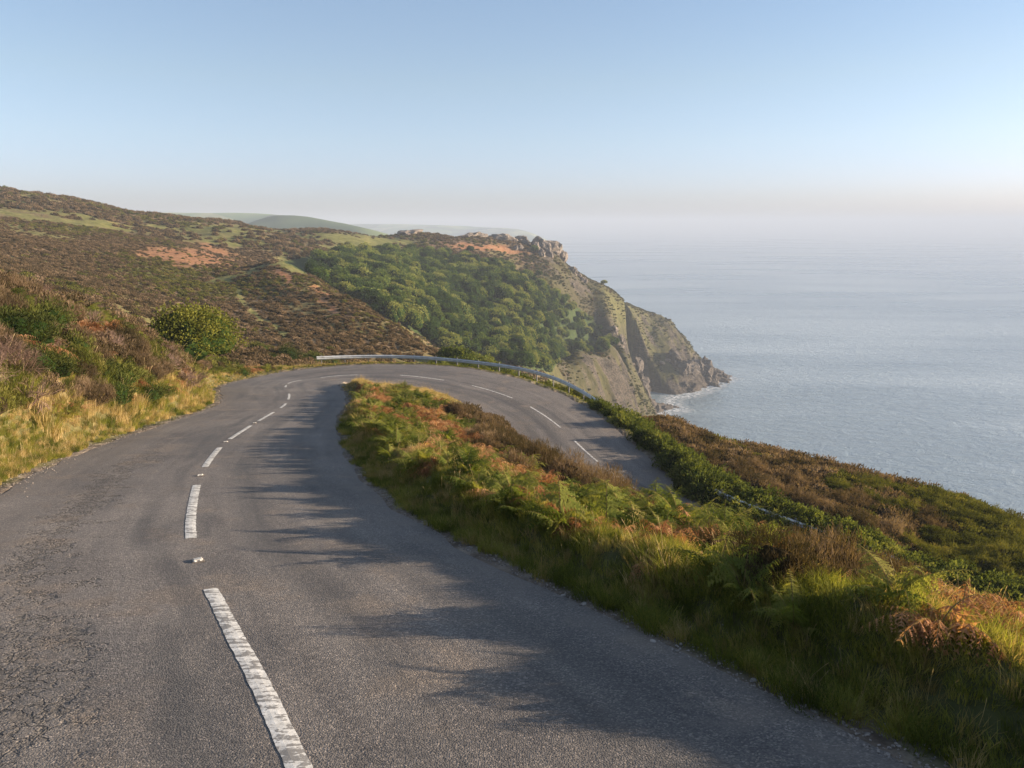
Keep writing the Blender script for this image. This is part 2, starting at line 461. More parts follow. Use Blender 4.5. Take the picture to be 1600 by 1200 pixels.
for p in [ray(1130, 660, 600), ray(1200, 640, 640), ray(1200, 590, 760), ray(1080, 640, 640), ray(1060, 640, 625), ray(1030, 640, 640)]:
    PTS.append((p[0], p[1], -168))
PTS += [(-20, -5, 2), (-14, 2, -.5), (-30, 10, 3), (-12, -20, 2.5), (0, -30, 4), (14, -14, -1), (12, 0, -5), (30, -10, -14), (60, 0, -40), (90, 10, -80), (200, 0, -170), (-80, 20, 10), (-200, 0, 30),
        (0, -100, 18), (-100, -100, 30), (100, -100, -90), (-200, 200, 20), (-400, 100, 40), (-5, 1, -2), (8, 3, -4.0), (-9.5, 6, -3.2), (-13, 9, -1.0), (300, 300, -175), (500, 100, -175), (600, 600, -175), (0, 1200, -172), (500, 1200, -175), (-600, 1200, -60)]
PTS = np.array(PTS, float)

def blob(px, py, cx, cy, rx, ry, ang=0, soft=.5):
    a = math.radians(ang)
    dx, dy = px - cx, py - cy
    u = (dx * math.cos(a) + dy * math.sin(a)) / rx
    v = (-dx * math.sin(a) + dy * math.cos(a)) / ry
    return 1 - sstep(1 - soft, 1 + soft, np.sqrt(u * u + v * v))

def emb(X, Y):
    r = np.hypot(X, Y) + 1e-6
    a = 2.6
    lr = np.log(np.maximum(r, 1.0))
    return np.stack([a * X / r, a * Y / r, lr], -1), r

_e, _r = emb(PTS[:, 0], PTS[:, 1])
_q = PTS[:, 2] / np.maximum(_r, 1.0)
_eps = 0.06
def _ker(a, b):
    d2 = ((a[:, None, :] - b[None]) ** 2).sum(-1)
    return np.sqrt(d2 + _eps ** 2)
_K = _ker(_e, _e)
n_ = len(_e)
_A = np.zeros((n_ + 1, n_ + 1)); _A[:n_, :n_] = _K - 4e-3 * np.eye(n_); _A[:n_, n_] = 1; _A[n_, :n_] = 1
_w = np.linalg.solve(_A, np.concatenate([_q, [0]]))

def natural(X, Y):
    out = np.empty(X.shape)
    for c0 in range(0, len(X), 8000):
        e, r = emb(X[c0:c0 + 8000], Y[c0:c0 + 8000])
        out[c0:c0 + 8000] = (_ker(e, _e) @ _w[:n_] + _w[n_]) * np.maximum(r, 1.0)
    return out

def height(X, Y, full=False):
    X = np.asarray(X, float).ravel(); Y = np.asarray(Y, float).ravel()
    r = np.hypot(X, Y)
    Z = natural(X, Y)
    # unevenness
    Z = Z + fbm(X / 14, Y / 14, 3, 4) * np.clip(.008 * r, .05, 1.1)
    Z = Z + fbm(X / 1.6, Y / 1.6, 9, 3) * np.where(r < 120, .16, .1)
    # far broken ground: gullies, and rock ribs low on the cliffs
    far = sstep(330, 430, r)
    low = far * sstep(-70, -110, Z) * sstep(-178, -150, Z)
    a_ = math.radians(35)
    u = X * math.cos(a_) + Y * math.sin(a_); v = -X * math.sin(a_) + Y * math.cos(a_)
    rid = 1 - np.abs(fbm(u / 26, v / 60, 21, 4)) * 2
    cpx, cpy, _z = vproj(X, Y, Z)
    calm = 1 - .8 * blob(cpx, cpy, 1022, 568, 42, 55, -15)
    Z = Z + calm * low * ((rid - .45) * 5 + (.5 - np.abs(fbm(u / 9, v / 16, 33, 4)) * 2) * 3.5 + fbm(X / 4, Y / 4, 35, 2) * 1.6)
    Z = Z + far * (1 - low) * fbm(X / 30, Y / 30, 41, 4) * 1.6
    # the cove: a steep wall facing away from the morning sun
    n1, n2 = -.66, -.75
    dc = (X - 134) * n1 + (Y - (ray(1033, 614, 664)[1])) * n2 + fbm(X / 5, Z / 8, 37, 3) * 1.6
    cut = sstep(-2.5, 2.0, dc) * sstep(97, 103, X + (Y - 640) * -.10) * (1 - sstep(55, 66, dc)) * sstep(585, 600, Y)
    Z = np.where(cut > 0, Z * (1 - cut) + np.minimum(Z, SEA - 3) * cut, Z)
    dmin = np.full(X.shape, 1e9)
    near = r < 95
    if near.any():
        xn, yn = X[near], Y[near]
        da, ia, la = road_near(xn, yn, 0, I_APEX)
        db, ib, lb = road_near(xn, yn, I_APEX, len(RC))
        def prof(d, lat):
            # channel under the carriageway, low verge beside it
            return np.where(d < 0, -.006 - .14 * sstep(0, .25, -d), -.006 + .01 * sstep(0, .25, d) + .10 * sstep(.3, 1.6, d))
        inner = sstep(0, 1, la) * (yn > -3)
        za = road_z(ia, xn, yn) + prof(da, la) + inner * (.40 * sstep(.40, 1.5, da) + .12 * fbm(xn / .9, yn / .9, 14, 3) * sstep(.4, 1.2, da))
        zb = road_z(ib, xn, yn) + prof(db, lb)
        wa = 1 / (np.maximum(da, 0) ** 2 + .004); wb = 1 / (np.maximum(db, 0) ** 2 + .004)
        ra = np.minimum(da, db)
        wn_ = 1 / 1.3 ** 2 * sstep(.3, 2.2, ra) + 1e-6
        fade = 1 - sstep(5, 9, ra)
        wa = wa * (1 - sstep(4.5, 8, da)); wb = wb * (1 - sstep(4.5, 8, db))
        zz = (za * wa + zb * wb + Z[near] * wn_) / (wa + wb + wn_)
        Z[near] = zz + .22 * fbm(xn / 1.3, yn / 1.3, 15, 3) * sstep(.6, 1.8, ra) * (1 - sstep(20, 45, np.hypot(xn, yn)))
        Z[near] = Z[near] + (.40 + .12 * fbm(xn / .7, yn / .7, 18, 2)) * sstep(.4, 1.5, da) * (1 - sstep(3.6, 8.5, da)) * inner * (yn < 54) * (la > 0) * (.62 + .38 * sstep(11, 17, yn)) * np.clip(db / 3, 0, 1)
        dmin[near] = ra
    if full:
        return Z, dmin
    return Z

# ------------------------------------------------------------------ what grows where, as soft patches
def inpoly(px, py, poly):
    c = np.zeros(px.shape, bool); n = len(poly)
    for i in range(n):
        x1, y1 = poly[i]; x2, y2 = poly[(i + 1) % n]
        hit = ((y1 > py) != (y2 > py)) & (px < (x2 - x1) * (py - y1) / (y2 - y1 + 1e-9) + x1)
        c ^= hit
    return c

WOOD = [(440, 408), (478, 402), (520, 405), (560, 398), (600, 392), (640, 396), (700, 400), (745, 408), (790, 418), (830, 438), (870, 462), (905, 482), (935, 505), (962, 538), (940, 552), (905, 548), (885, 556),
        (872, 566), (860, 582), (800, 572), (760, 560), (700, 548), (640, 515), (590, 488), (540, 462), (500, 438), (465, 420)]

def weights(X, Y, Z, dmin, slope):
    px, py, z = vproj(X, Y, Z)
    jx = px + fbm(X / 9, Y / 9, 55, 3) * 14; jy = py + fbm(X / 7, Y / 7, 56, 3) * 7
    r = np.hypot(X, Y)
    W = {k_: np.zeros(X.shape) for k_ in ('scrub', 'grass', 'fern', 'wood', 'rock', 'dirt')}
    W['scrub'] = sstep(800, 880, px + 20 * fbm(X / 15, Y / 15, 69, 3)) * (r > 350) * .85
    far = (r > 140) & (z > 0)
    g = np.zeros(X.shape)
    for b in [(60, 340, 130, 6, 8), (150, 350, 70, 4, 8), (550, 374, 80, 9, 3), (590, 378, 60, 7, 0), (400, 360, 60, 4, 3), (330, 352, 60, 3, 5), (455, 415, 34, 10, 30), (250, 358, 30, 3, 8)]:
        g = np.maximum(g, blob(jx, jy, *b))
    for b in [(380, 470, 28, 5, 55), (400, 492, 22, 5, 45), (440, 518, 40, 4, 35), (370, 432, 45, 4, -12), (425, 415, 30, 3, -10), (345, 380, 40, 4, 10)]:
        g = np.maximum(g, blob(jx, jy, *b))
    g = np.maximum(g, .8 * sstep(.12, .45, fbm(X / 45, Y / 45, 111, 4)) * (r > 100) * (r < 520) * (px < 760))
    W['grass'] = g * ((r > 100) & (z > 0)) * .9
    # seaward slopes of the headland are grassy
    W['grass'] = np.maximum(W['grass'], .42 * blob(jx, jy, 1020, 525, 110, 26, 42) * (r > 500))
    W['grass'] = np.maximum(W['grass'], .12 * blob(jx, jy, 930, 545, 110, 22, 25) * (r > 380))
    W['grass'] = np.maximum(W['grass'], .2 * sstep(.0, .5, fbm(X / 20, Y / 20, 71, 3)) * far * (px > 830))
    W['grass'] = np.maximum(W['grass'], .45 * sstep(.05, .5, fbm(X / 16, Y / 16, 75, 3)) * (r > 100) * (r < 320) * (jy > 470) * (jx > 330))
    f = np.zeros(X.shape)
    for b in [(290, 403, 85, 12, 6), (345, 392, 40, 5, 15), (440, 432, 24, 6, 45), (500, 458, 18, 5, 35), (640, 400, 60, 4, 5), (760, 388, 60, 5, 5), (515, 478, 30, 4, 35)]:
        f = np.maximum(f, blob(jx, jy, *b))
    W['fern'] = f * ((r > 100) & (z > 0)) * .9
    W['wood'] = (inpoly(px, py, WOOD) & (r > 170)).astype(float)
    wa_ = math.radians(35)
    uu = X * math.cos(wa_) + Y * math.sin(wa_)
    st_ = fbm(uu / 9, Z / 26, 61, 4) + .35 * fbm(X / 4, Z / 5, 63, 3)
    cl = far * sstep(-60, -105, Z + 22 * fbm(X / 25, Y / 25, 60, 3)) * (r > 380)
    W['grass'] = np.maximum(W['grass'] * (1 - .3 * cl), .1 * cl * sstep(-.35, .1, fbm(uu / 12, Z / 20, 66, 3)))
    rk = cl * sstep(-.02, .3, st_ + .45 * sstep(-118, -148, Z))
    for b in [(950, 590, 60, 40, 30), (985, 545, 22, 30, 20), (1075, 590, 40, 26, 20), (1030, 575, 34, 44, 20), (905, 590, 26, 50, 15)]:
        rk = np.maximum(rk, .95 * blob(jx, jy, *b) * sstep(-.1, .2, st_) * (r > 420))
    W['rock'] = rk * sstep(.5, .8, slope + .2 * st_)
    W['rock'] = np.maximum(W['rock'], (Z < SEA + 9 + 5 * fbm(X / 10, Y / 10, 62, 2)) * (r > 200) * 1.0)
    for b in [(850, 408, 26, 16, 40), (905, 448, 26, 9, 40), (1000, 505, 16, 20, 60), (1040, 532, 22, 6, 30)]:
        W['rock'] = np.maximum(W['rock'], .9 * blob(jx, jy, *b) * (r > 500) * sstep(-.1, .3, fbm(X / 5, Y / 5, 63, 3)))
    # near: grassy verges and bare edges
    v = 1 - sstep(1.0, 2.6, dmin + fbm(X, Y, 64, 2) * .6)
    W['grass'] = np.maximum(W['grass'], v * .45); W['wood'] = np.maximum(W['wood'], v * .35 * (r < 90))
    isl = (r < 60) & (z > 0) & (dmin < 30) & on_island(X, Y)
    W['grass'] = np.maximum(W['grass'] * (1 - .6 * isl), .30 * isl)
    W['wood'] = np.maximum(W['wood'], .6 * isl)
    W['dirt'] = 1 - sstep(.05, .45, dmin + fbm(X * 1.3, Y * 1.3, 65, 3) * .35)
    return W

def on_island(X, Y):
    """between the two legs of the road"""
    poly = [tuple(p) for p in (RC + RN * RR[:, None])[:len(RC)]]
    return inpoly(np.asarray(X), np.asarray(Y), poly)

# ------------------------------------------------------------------ ground mesh
def cols_u():
    a = np.concatenate([np.linspace(-math.pi, -.80, 60, endpoint=False), np.linspace(-.80, -.66, 30, endpoint=False),
                        np.linspace(-.66, .02, 330, endpoint=False), np.linspace(.02, .32, 270, endpoint=False), np.linspace(.32, .66, 150, endpoint=False),
                        np.linspace(.66, .80, 30, endpoint=False), np.linspace(.80, math.pi, 60)])
    return a
th = cols_u()
rad = np.concatenate([[.6], np.geomspace(1.6, 75, 300, endpoint=False), np.geomspace(75, 340, 130, endpoint=False), np.linspace(340, 800, 290, endpoint=False), np.geomspace(800, 1600, 24)])
TH, RD = np.meshgrid(th, rad)
GX = (RD * np.sin(TH)).ravel(); GY = (RD * np.cos(TH)).ravel()
GZ, GD = height(GX, GY, True)
nr, nc = RD.shape
Zg = GZ.reshape(nr, nc)
dzr = np.gradient(Zg, axis=0) / np.maximum(np.gradient(RD, axis=0), 1e-3)
dzt = np.gradient(Zg, axis=1) / np.maximum(np.gradient(TH, axis=1) * RD, 1e-3)
slope = np.hypot(dzr, dzt).ravel()
W = weights(GX, GY, GZ, GD, slope)
ii = (np.arange(nr - 1)[:, None] * nc + np.arange(nc - 1)[None]).ravel()
quads = np.stack([ii, ii + nc, ii + nc + 1, ii + 1], 1)
# leave out what lies deep under the sea
keep = (GZ[quads].max(1) > SEA - 6)
quads = quads[keep]
gm = mesh_np('ground', np.stack([GX, GY, GZ], 1), quads, [M['ground']], smooth=True)
for k_, v in W.items():
    a = gm.attributes.new('w_' + k_, 'FLOAT', 'POINT')
    a.data.foreach_set('value', v.astype(np.float32))
ground = tag(link('ground', gm), kind='structure')

# ------------------------------------------------------------------ sea
def sea_mat():
    m, nt = new_mat('sea_water'); t = NT(nt); p = t.pos()
    q = t.map(p, (.55, 1.0, 1), (0, 0, .30))
    w1 = t.noise(q, .11, 6, .68, .7); w2 = t.noise(q, .5, 4, .6)
    lanes = t.noise(t.map(p, (.25, 1, 1), (0, 0, -.12)), .006, 4, .6)
    c = t.mix(t.smooth(lanes, .4, .65), (.24, .30, .33), (.40, .46, .48))
    h = t.math('ADD', w1, t.math('MULTIPLY', w2, .3))
    ro = t.math('ADD', t.math('MULTIPLY', t.smooth(lanes, .35, .65), .16), .24)
    t.out(t.pbr(c, ro, t.bump(h, .65, 4.0), .5))
    return m
S_ = 25500
V = []; n1 = 41
rr_ = np.concatenate([[0], np.geomspace(100, S_, 60)])
tt = np.linspace(0, 2 * math.pi, 97)[:-1]
V = [(0, 0, SEA)] + [(r * math.sin(t_), r * math.cos(t_), SEA) for r in rr_[1:] for t_ in tt]
tris = [(0, 1 + (j + 1) % 96, 1 + j) for j in range(96)]
qs = [(1 + i * 96 + j, 1 + i * 96 + (j + 1) % 96, 1 + (i + 1) * 96 + (j + 1) % 96, 1 + (i + 1) * 96 + j) for i in range(59) for j in range(96)]
sea = tag(link('sea', mesh_np('sea', V, [np.array(tris), np.array(qs)], [sea_mat()])), kind='structure')

# ------------------------------------------------------------------ far hills
def far_hill(name, crest, depth_back, foot_k, label_cols, seed):
    """crest: list of (px, py, z); a ridge with a slope towards the camera and one away"""
    C_ = np.array([ray(*c) for c in crest])
    Cs = catmull(C_, 40 if depth_back > 600 else 25)
    n = len(Cs); rows = 26
    V = []
    for j in range(rows):
        t_ = j / (rows - 1) * 2 - 1                      # -1 front foot, 0 crest, 1 back foot
        off = t_ * depth_back
        prof = (1 - abs(t_) ** 1.6)
        X = Cs[:, 0] * (1 + off / np.hypot(Cs[:, 0], Cs[:, 1])); Y = Cs[:, 1] * (1 + off / np.hypot(Cs[:, 0], Cs[:, 1]))
        Z = (SEA - 8) + (Cs[:, 2] - (SEA - 8)) * prof
        Z = Z + fbm(X / 260, Y / 260, seed, 4) * 26 * (abs(t_) * (1 - abs(t_)) * 4) ** .7
        V.append(np.stack([X, Y, Z], 1))
    V = np.concatenate(V)
    i_ = (np.arange(rows - 1)[:, None] * n + np.arange(n - 1)[None]).ravel()
    Q = np.stack([i_, i_ + 1, i_ + n + 1, i_ + n], 1)
    m, nt = new_mat(name); t = NT(nt); p = t.pos()
    v = t.n('ShaderNodeTexVoronoi'); v.inputs['Scale'].default_value = .0035; t.l(p, v.inputs['Vector'])
    f_ = t.math('ADD', t.math('MULTIPLY', t.noise(p, .003, 3), .6), t.math('MULTIPLY', v.outputs['Color'], .4))
    t.out(t.pbr(t.ramp(f_, label_cols), .95))
    return tag(link(name, mesh_np(name, V, Q, [m], smooth=True)), kind='structure')
GC = [(.36, (.04, .07, .03)), (.45, (.16, .24, .07)), (.52, (.34, .34, .14)), (.60, (.08, .11, .04))]
far_hill('hills', [(-150, 330, 2300), (100, 330, 2260), (250, 332, 2250), (330, 332, 2230), (410, 333, 2200), (470, 341, 2150), (520, 352, 2100), (560, 362, 2060), (600, 385, 2000)], 450, 0, GC, 5)
far_hill('hill', [(330, 372, 1400), (380, 350, 1430), (415, 338, 1450), (440, 335, 1450), (480, 338, 1450), (520, 346, 1430), (560, 354, 1400), (590, 362, 1380), (620, 372, 1350), (650, 395, 1300)], 280, 0,
         [(.34, (.05, .09, .03)), (.46, (.16, .20, .07)), (.54, (.34, .24, .13)), (.64, (.10, .13, .05))], 8)
far_hill('headland', [(500, 352, 5200), (580, 350, 5000), (680, 351, 4900), (760, 355, 4700), (800, 358, 4600), (830, 364, 4500), (850, 372, 4420), (870, 382, 4350), (886, 392, 4300)], 800, 0, GC, 12)

# ------------------------------------------------------------------ road surface
def asphalt_mat():
    m, nt = new_mat('asphalt'); t = NT(nt); p = t.pos()
    uvn = t.n('ShaderNodeUVMap'); uvn.uv_map = 'along'
    sx = t.n('ShaderNodeSeparateXYZ'); t.l(uvn.outputs[0], sx.inputs[0])
    lat, lon = sx.outputs[0], sx.outputs[1]
    big = t.noise(p, .35, 4, .6); mid = t.noise(p, 2.2, 4, .6)
    v = t.n('ShaderNodeTexVoronoi'); v.inputs['Scale'].default_value = 75; t.l(p, v.inputs['Vector'])
    v2 = t.n('ShaderNodeTexVoronoi'); v2.inputs['Scale'].default_value = 32; t.l(p, v2.inputs['Vector'])
    agg = t.noise(p, 60, 3, .7)
    streak = t.noise(t.map(uvn.outputs[0], (1.6, .10, 1)), 1.3, 4, .6, .2)
    c = t.ramp(t.math('ADD', t.math('MULTIPLY', big, .5), t.math('MULTIPLY', streak, .5)),
               [(.35, (.092, .081, .074)), (.5, (.138, .121, .108)), (.65, (.19, .166, .146))])
    c = t.mix(t.smooth(t.noise(p, .9, 3, .6), .54, .68), c, (.17, .14, .115))
    patch = t.smooth(t.noise(t.map(uvn.outputs[0], (.55, .16, 1)), 1.0, 2, .4), .56, .575)
    c = t.mix(t.math('MULTIPLY', patch, .35), c, (.075, .07, .068))
    # stones in the surface dressing
    vs = t.n('ShaderNodeSeparateColor'); t.l(v.outputs['Color'], vs.inputs[0])
    c = t.mix(1.0, c, t.ramp(vs.outputs[0], [(0, (.55, .55, .55)), (.6, (.95, .95, .95)), (.85, (1.3, 1.27, 1.2)), (1, (2.1, 2.0, 1.9))]), 'MULTIPLY')
    # dark wheel tracks and seams following the road, wandering a little
    wob = t.math('MULTIPLY', t.math('SUBTRACT', t.noise(t.map(uvn.outputs[0], (0, .22, 0)), 1.0, 3, .6), .5), .9)
    tyre = t.smooth(t.noise(t.map(uvn.outputs[0], (.3, .09, 1)), 1.0, 2), .40, .5)
    fray = t.math('MULTIPLY', t.math('SUBTRACT', t.noise(p, 7, 3, .7), .5), .14)
    latw = t.math('ADD', t.math('ADD', lat, wob), fray)
    def band(x0, w, amt, col, c, mask=None):
        d = t.math('ABSOLUTE', t.math('SUBTRACT', latw, x0))
        f_ = t.math('MULTIPLY', t.math('SUBTRACT', 1.0, t.smooth(d, w * .25, w)), amt)
        if mask is not None: f_ = t.math('MULTIPLY', f_, mask)
        return t.mix(f_, c, col), f_
    m1 = t.smooth(t.noise(t.map(uvn.outputs[0], (.1, .16, 1)), 1.0, 2), .42, .56)
    c, _ = band(-.62, .20, .5, (.055, .053, .052), c, m1)
    c, s1 = band(1.02, .05, .22, (.030, .029, .028), c, t.smooth(mid, .35, .5))
    c, _ = band(.95, .36, .42, (.055, .053, .052), c, tyre)
    c, _ = band(-.35, .20, .35, (.055, .053, .052), c, tyre)
    c, _ = band(2.2, .5, .25, (.06, .056, .05), c)
    c, _ = band(-2.6, .5, .3, (.16, .135, .11), c, m1)
    # crazed, broken strip in the left wheel track
    lw = t.math('ABSOLUTE', t.math('ADD', latw, 1.75))
    zone = t.math('SUBTRACT', 1.0, t.smooth(t.math('ADD', lw, t.math('MULTIPLY', t.math('SUBTRACT', mid, .5), 2.6)), .0, .5))
    zl = t.math('MULTIPLY', t.smooth(lon, 18.5, 21.5), t.math('SUBTRACT', 1.0, t.smooth(lon, 37, 42)))
    zone = t.math('MULTIPLY', zone, zl)
    cr = t.n('ShaderNodeTexVoronoi', feature='DISTANCE_TO_EDGE'); cr.inputs['Scale'].default_value = 6.5
    wv = t.n('ShaderNodeVectorMath', operation='ADD'); t.l(p, wv.inputs[0])
    nz = t.n('ShaderNodeTexNoise'); nz.inputs['Scale'].default_value = 9; nz.inputs['Detail'].default_value = 4; t.l(p, nz.inputs['Vector'])
    ns = t.n('ShaderNodeVectorMath', operation='SCALE'); ns.inputs['Scale'].default_value = .22; t.l(nz.outputs['Color'], ns.inputs[0])
    t.l(ns.outputs[0], wv.inputs[1]); t.l(wv.outputs[0], cr.inputs['Vector'])
    crack = t.math('MULTIPLY', t.math('SUBTRACT', 1.0, t.smooth(cr.outputs['Distance'], .0, .10)), zone)
    pit = t.math('MULTIPLY', t.smooth(t.noise(p, 5, 4, .75), .52, .6), zone)
    c = t.mix(t.math('MULTIPLY', t.math('MAXIMUM', crack, t.math('MULTIPLY', pit, .6)), .5), c, (.03, .028, .026))
    # grit worn to the edges
    edge = t.attr('edge')
    c = t.mix(t.math('MULTIPLY', t.smooth(t.math('ADD', edge, t.math('MULTIPLY', t.math('SUBTRACT', mid, .5), .7)), .80, 1.05), .6), c, (.15, .125, .105))
    coarse = t.smooth(t.noise(p, .8, 3, .6), .42, .6)
    h = t.math('ADD', t.math('MULTIPLY', v.outputs['Distance'], -.5), t.math('MULTIPLY', v2.outputs['Distance'], t.math('MULTIPLY', coarse, -.35)))
    h = t.math('ADD', h, t.math('MULTIPLY', agg, .4))
    h = t.math('SUBTRACT', h, t.math('MULTIPLY', t.math('MAXIMUM', crack, pit), 2.5))
    b = t.bump(h, .9, .010)
    b = t.bump(t.noise(p, 1.2, 3, .5), .35, .06, b)
    t.out(t.pbr(c, .78, b, .35))
    return m
nrow = len(RC); ncol = 15
fr = np.linspace(-1, 1, ncol)
RV = np.zeros((nrow, ncol, 3)); RUV = np.zeros((nrow, ncol, 2)); RE = np.zeros((nrow, ncol))
for j, f_ in enumerate(fr):
    o = np.where(f_ < 0, f_ * RL, f_ * RR)
    if abs(f_) == 1:
        o = o + np.sign(f_) * (vnoise(RS / 1.1, RS * 0 + f_, 5) - .5) * .22
    X = RC[:, 0] + RN[:, 0] * o; Y = RC[:, 1] + RN[:, 1] * o
    Z = road_z(np.arange(nrow), X, Y) + .03 * (1 - f_ * f_) + fbm(X / 3, Y / 3, 90, 2) * .012
    RV[:, j] = np.stack([X, Y, Z], 1); RUV[:, j, 0] = o; RUV[:, j, 1] = RS; RE[:, j] = abs(f_)
ROAD_TOP = RV
def road_pt(s, lat, dz=0.0):
    """point on the road surface: metres along, metres right of the centre line"""
    i = np.clip(np.interp(s, RS, np.arange(nrow)), 0, nrow - 1.001); i0 = int(i); fi = i - i0
    ps = []
    for q in (i0, i0 + 1):
        f_ = lat / RR[q] if lat > 0 else lat / RL[q]
        u = (f_ + 1) / 2 * (ncol - 1); u0 = int(min(max(u, 0), ncol - 1.001)); fu = u - u0
        ps.append(RV[q, u0] * (1 - fu) + RV[q, u0 + 1] * fu)
    p = ps[0] * (1 - fi) + ps[1] * fi
    return np.array([p[0], p[1], p[2] + dz])
Vv = RV.reshape(-1, 3)
ie = (np.arange(nrow - 1)[:, None] * ncol + np.arange(ncol - 1)[None]).ravel()
Q = np.stack([ie, ie + 1, ie + ncol + 1, ie + ncol], 1)
# ragged vertical edge of the asphalt layer
sk = []; nV = len(Vv)
low = np.concatenate([RV[:, 0] - [0, 0, .2], RV[:, -1] - [0, 0, .2], RV[:, 0], RV[:, -1]])
a0 = np.arange(nrow - 1)
sk.append(np.stack([nV + 2 * nrow + a0, nV + 2 * nrow + a0 + 1, nV + a0 + 1, nV + a0], 1))
sk.append(np.stack([nV + 3 * nrow + a0 + 1, nV + 3 * nrow + a0, nV + nrow + a0, nV + nrow + a0 + 1], 1))
rm = mesh_np('road', np.concatenate([Vv, low]), [Q] + sk, [asphalt_mat()], smooth=True)
uvl = rm.uv_layers.new(name='along')
allUV = np.concatenate([RUV.reshape(-1, 2), RUV[:, 0], RUV[:, -1], RUV[:, 0], RUV[:, -1]])
li = np.empty(len(rm.loops), np.int32); rm.loops.foreach_get('vertex_index', li)
uvl.data.foreach_set('uv', allUV[li].astype(np.float32).ravel())
ea = rm.attributes.new('edge', 'FLOAT', 'POINT'); ea.data.foreach_set('value', np.concatenate([RE.ravel(), np.ones(4 * nrow)]).astype(np.float32))
road = tag(link('road', rm), kind='structure')

# ---- painted centre line
def paint_mat():
    m, nt = new_mat('road_paint'); t = NT(nt); p = t.pos()
    n = t.noise(p, 14, 4, .7); w = t.noise(t.map(p, (1.2, 5, 1), (0, 0, .5)), 2.6, 4, .75)
    c = t.ramp(n, [(.3, (.42, .40, .36)), (.66, (.78, .75, .69))])
    hole = t.smooth(t.math('ADD', w, t.math('MULTIPLY', t.math('SUBTRACT', n, .5), .8)), .48, .56)
    c = t.mix(t.math('MULTIPLY', hole, .85), c, (.15, .135, .12))
    t.out(t.pbr(c, .7, t.bump(n, .5, .006)))
    return m
M['paint'] = paint_mat()
def s_of(px, py):
    """metres along the road of the centre-line point seen at a pixel"""
    X, Y, Z = RC[:, 0], RC[:, 1], road_z(np.arange(nrow), RC[:, 0], RC[:, 1])
    qx, qy, z = vproj(X, Y, Z)
    d = np.hypot(qx - px, qy - py) + (z < 1) * 1e6
    i = int(d.argmin())
    return RS[i]
dashes = [((500, 1290), (318, 921), .150), ((303, 845), (301, 757), .15), ((315, 730), (342, 698), .15), ((358, 684), (392, 666), .14), ((403, 658), (428, 647), .13), ((438, 638), (447, 632), .13),
          ((451, 625), (449, 617), .13), ((447, 606), (446, 602), .12), ((450, 599), (473, 593), .12), ((502, 588), (562, 586), .12), ((625, 588), (692, 597), .12), ((738, 603), (802, 622), .11), ((830, 638), (873, 668), .11), ((895, 690), (930, 722), .11), ((950, 742), (985, 775), .11)]
SPAN = []
for a_, b_, w_ in dashes:
    s0, s1 = s_of(*a_), s_of(*b_)
    if a_[1] > 1250: s0 = s1 - 4.6
    SPAN.append((s0, s1))
    n = max(4, int((s1 - s0) / .07))
    V = []; 
    for i in range(n + 1):
        s = s0 + (s1 - s0) * i / n
        jl = random.uniform(-1, 1) * .005; jr = random.uniform(-1, 1) * .005
        hw = w_ / 2 * (1.0 if 0 < i < n else .93)
        V += [road_pt(s, -hw + jl, .004), road_pt(s, -hw * .33, .007), road_pt(s, hw * .33, .007), road_pt(s, hw + jr, .004)]
    Q = [(4 * i + j, 4 * i + j + 1, 4 * i + 5 + j, 4 * i + 4 + j) for i in range(n) for j in range(3)]
    link('line_dash', mesh_np('line_dash', V, np.array(Q), [M['paint']]), road)

# ---- reflecting studs
def simple(name, col, rough=.6, spec=.4, metal=0, n_scale=20, var=.25):
    m, nt = new_mat(name); t = NT(nt); p = t.pos()
    n = t.noise(p, n_scale, 3, .6)
    lo = tuple(c * (1 - var) for c in col); hi = tuple(min(1, c * (1 + var)) for c in col)
    t.out(t.pbr(t.ramp(n, [(.35, lo), (.65, hi)]), rough, None, spec, metal))
    return m
M['stud_iron'] = simple('stud_iron', (.12, .10, .085), .6)
M['stud_rubber'] = simple('stud_rubber', (.5, .46, .40), .7)
M['stud_glass'] = simple('stud_glass', (.8, .8, .75), .15, .6)
def box(mb, c, s, rz=0, mi=0, taper=1.0):
    x, y, z = np.array(s) / 2
    v = np.array([(-x, -y, -z), (x, -y, -z), (x, y, -z), (-x, y, -z), (-x * taper, -y * taper, z), (x * taper, -y * taper, z), (x * taper, y * taper, z), (-x * taper, y * taper, z)])
    cr, sr = math.cos(rz), math.sin(rz)
    v = np.stack([v[:, 0] * cr - v[:, 1] * sr, v[:, 0] * sr + v[:, 1] * cr, v[:, 2]], 1) + np.array(c)
    mb.add(v, [(0, 3, 2, 1), (4, 5, 6, 7), (0, 1, 5, 4), (1, 2, 6, 5), (2, 3, 7, 6), (3, 0, 4, 7)], mi)
studs = [((316, 877), 'nearest white road stud, between the two nearest centre line dashes'), ((306, 743), 'second nearest road stud, just beyond the second white dash'),
         ((351, 690), 'small road stud beyond the third white dash'), ((398, 662), 'farthest visible road stud on the upper stretch of road')]
for (pp, lab) in studs:
    s = s_of(*pp); base = road_pt(s, 0, .002)
    i = int(np.interp(s, RS, np.arange(nrow))); hd = math.atan2(RT[i][1], RT[i][0])
    st = bpy.data.objects.new('road_stud', None); COL.objects.link(st); st.location = base; st.rotation_euler = (math.atan(-.0), 0, hd)
    st.rotation_euler = (0, math.asin(.18), hd)
    tag(st, lab, 'road stud', 'reflecting studs along the centre line')
    b = MB(); box(b, (0, 0, .006), (.19, .15, .012), 0, 0, .9); link('casting', b.mesh('casting', [M['stud_iron']]), st)
    b = MB(); box(b, (0, 0, .021), (.12, .115, .018), 0, 0, .8); link('housing', b.mesh('housing', [M['stud_rubber']]), st)
    for sgn in (-1, 1):
        b = MB(); box(b, (-.066, sgn * .03, .018), (.012, .022, .012)); link('reflector', b.mesh('reflector', [M['stud_glass']]), st)

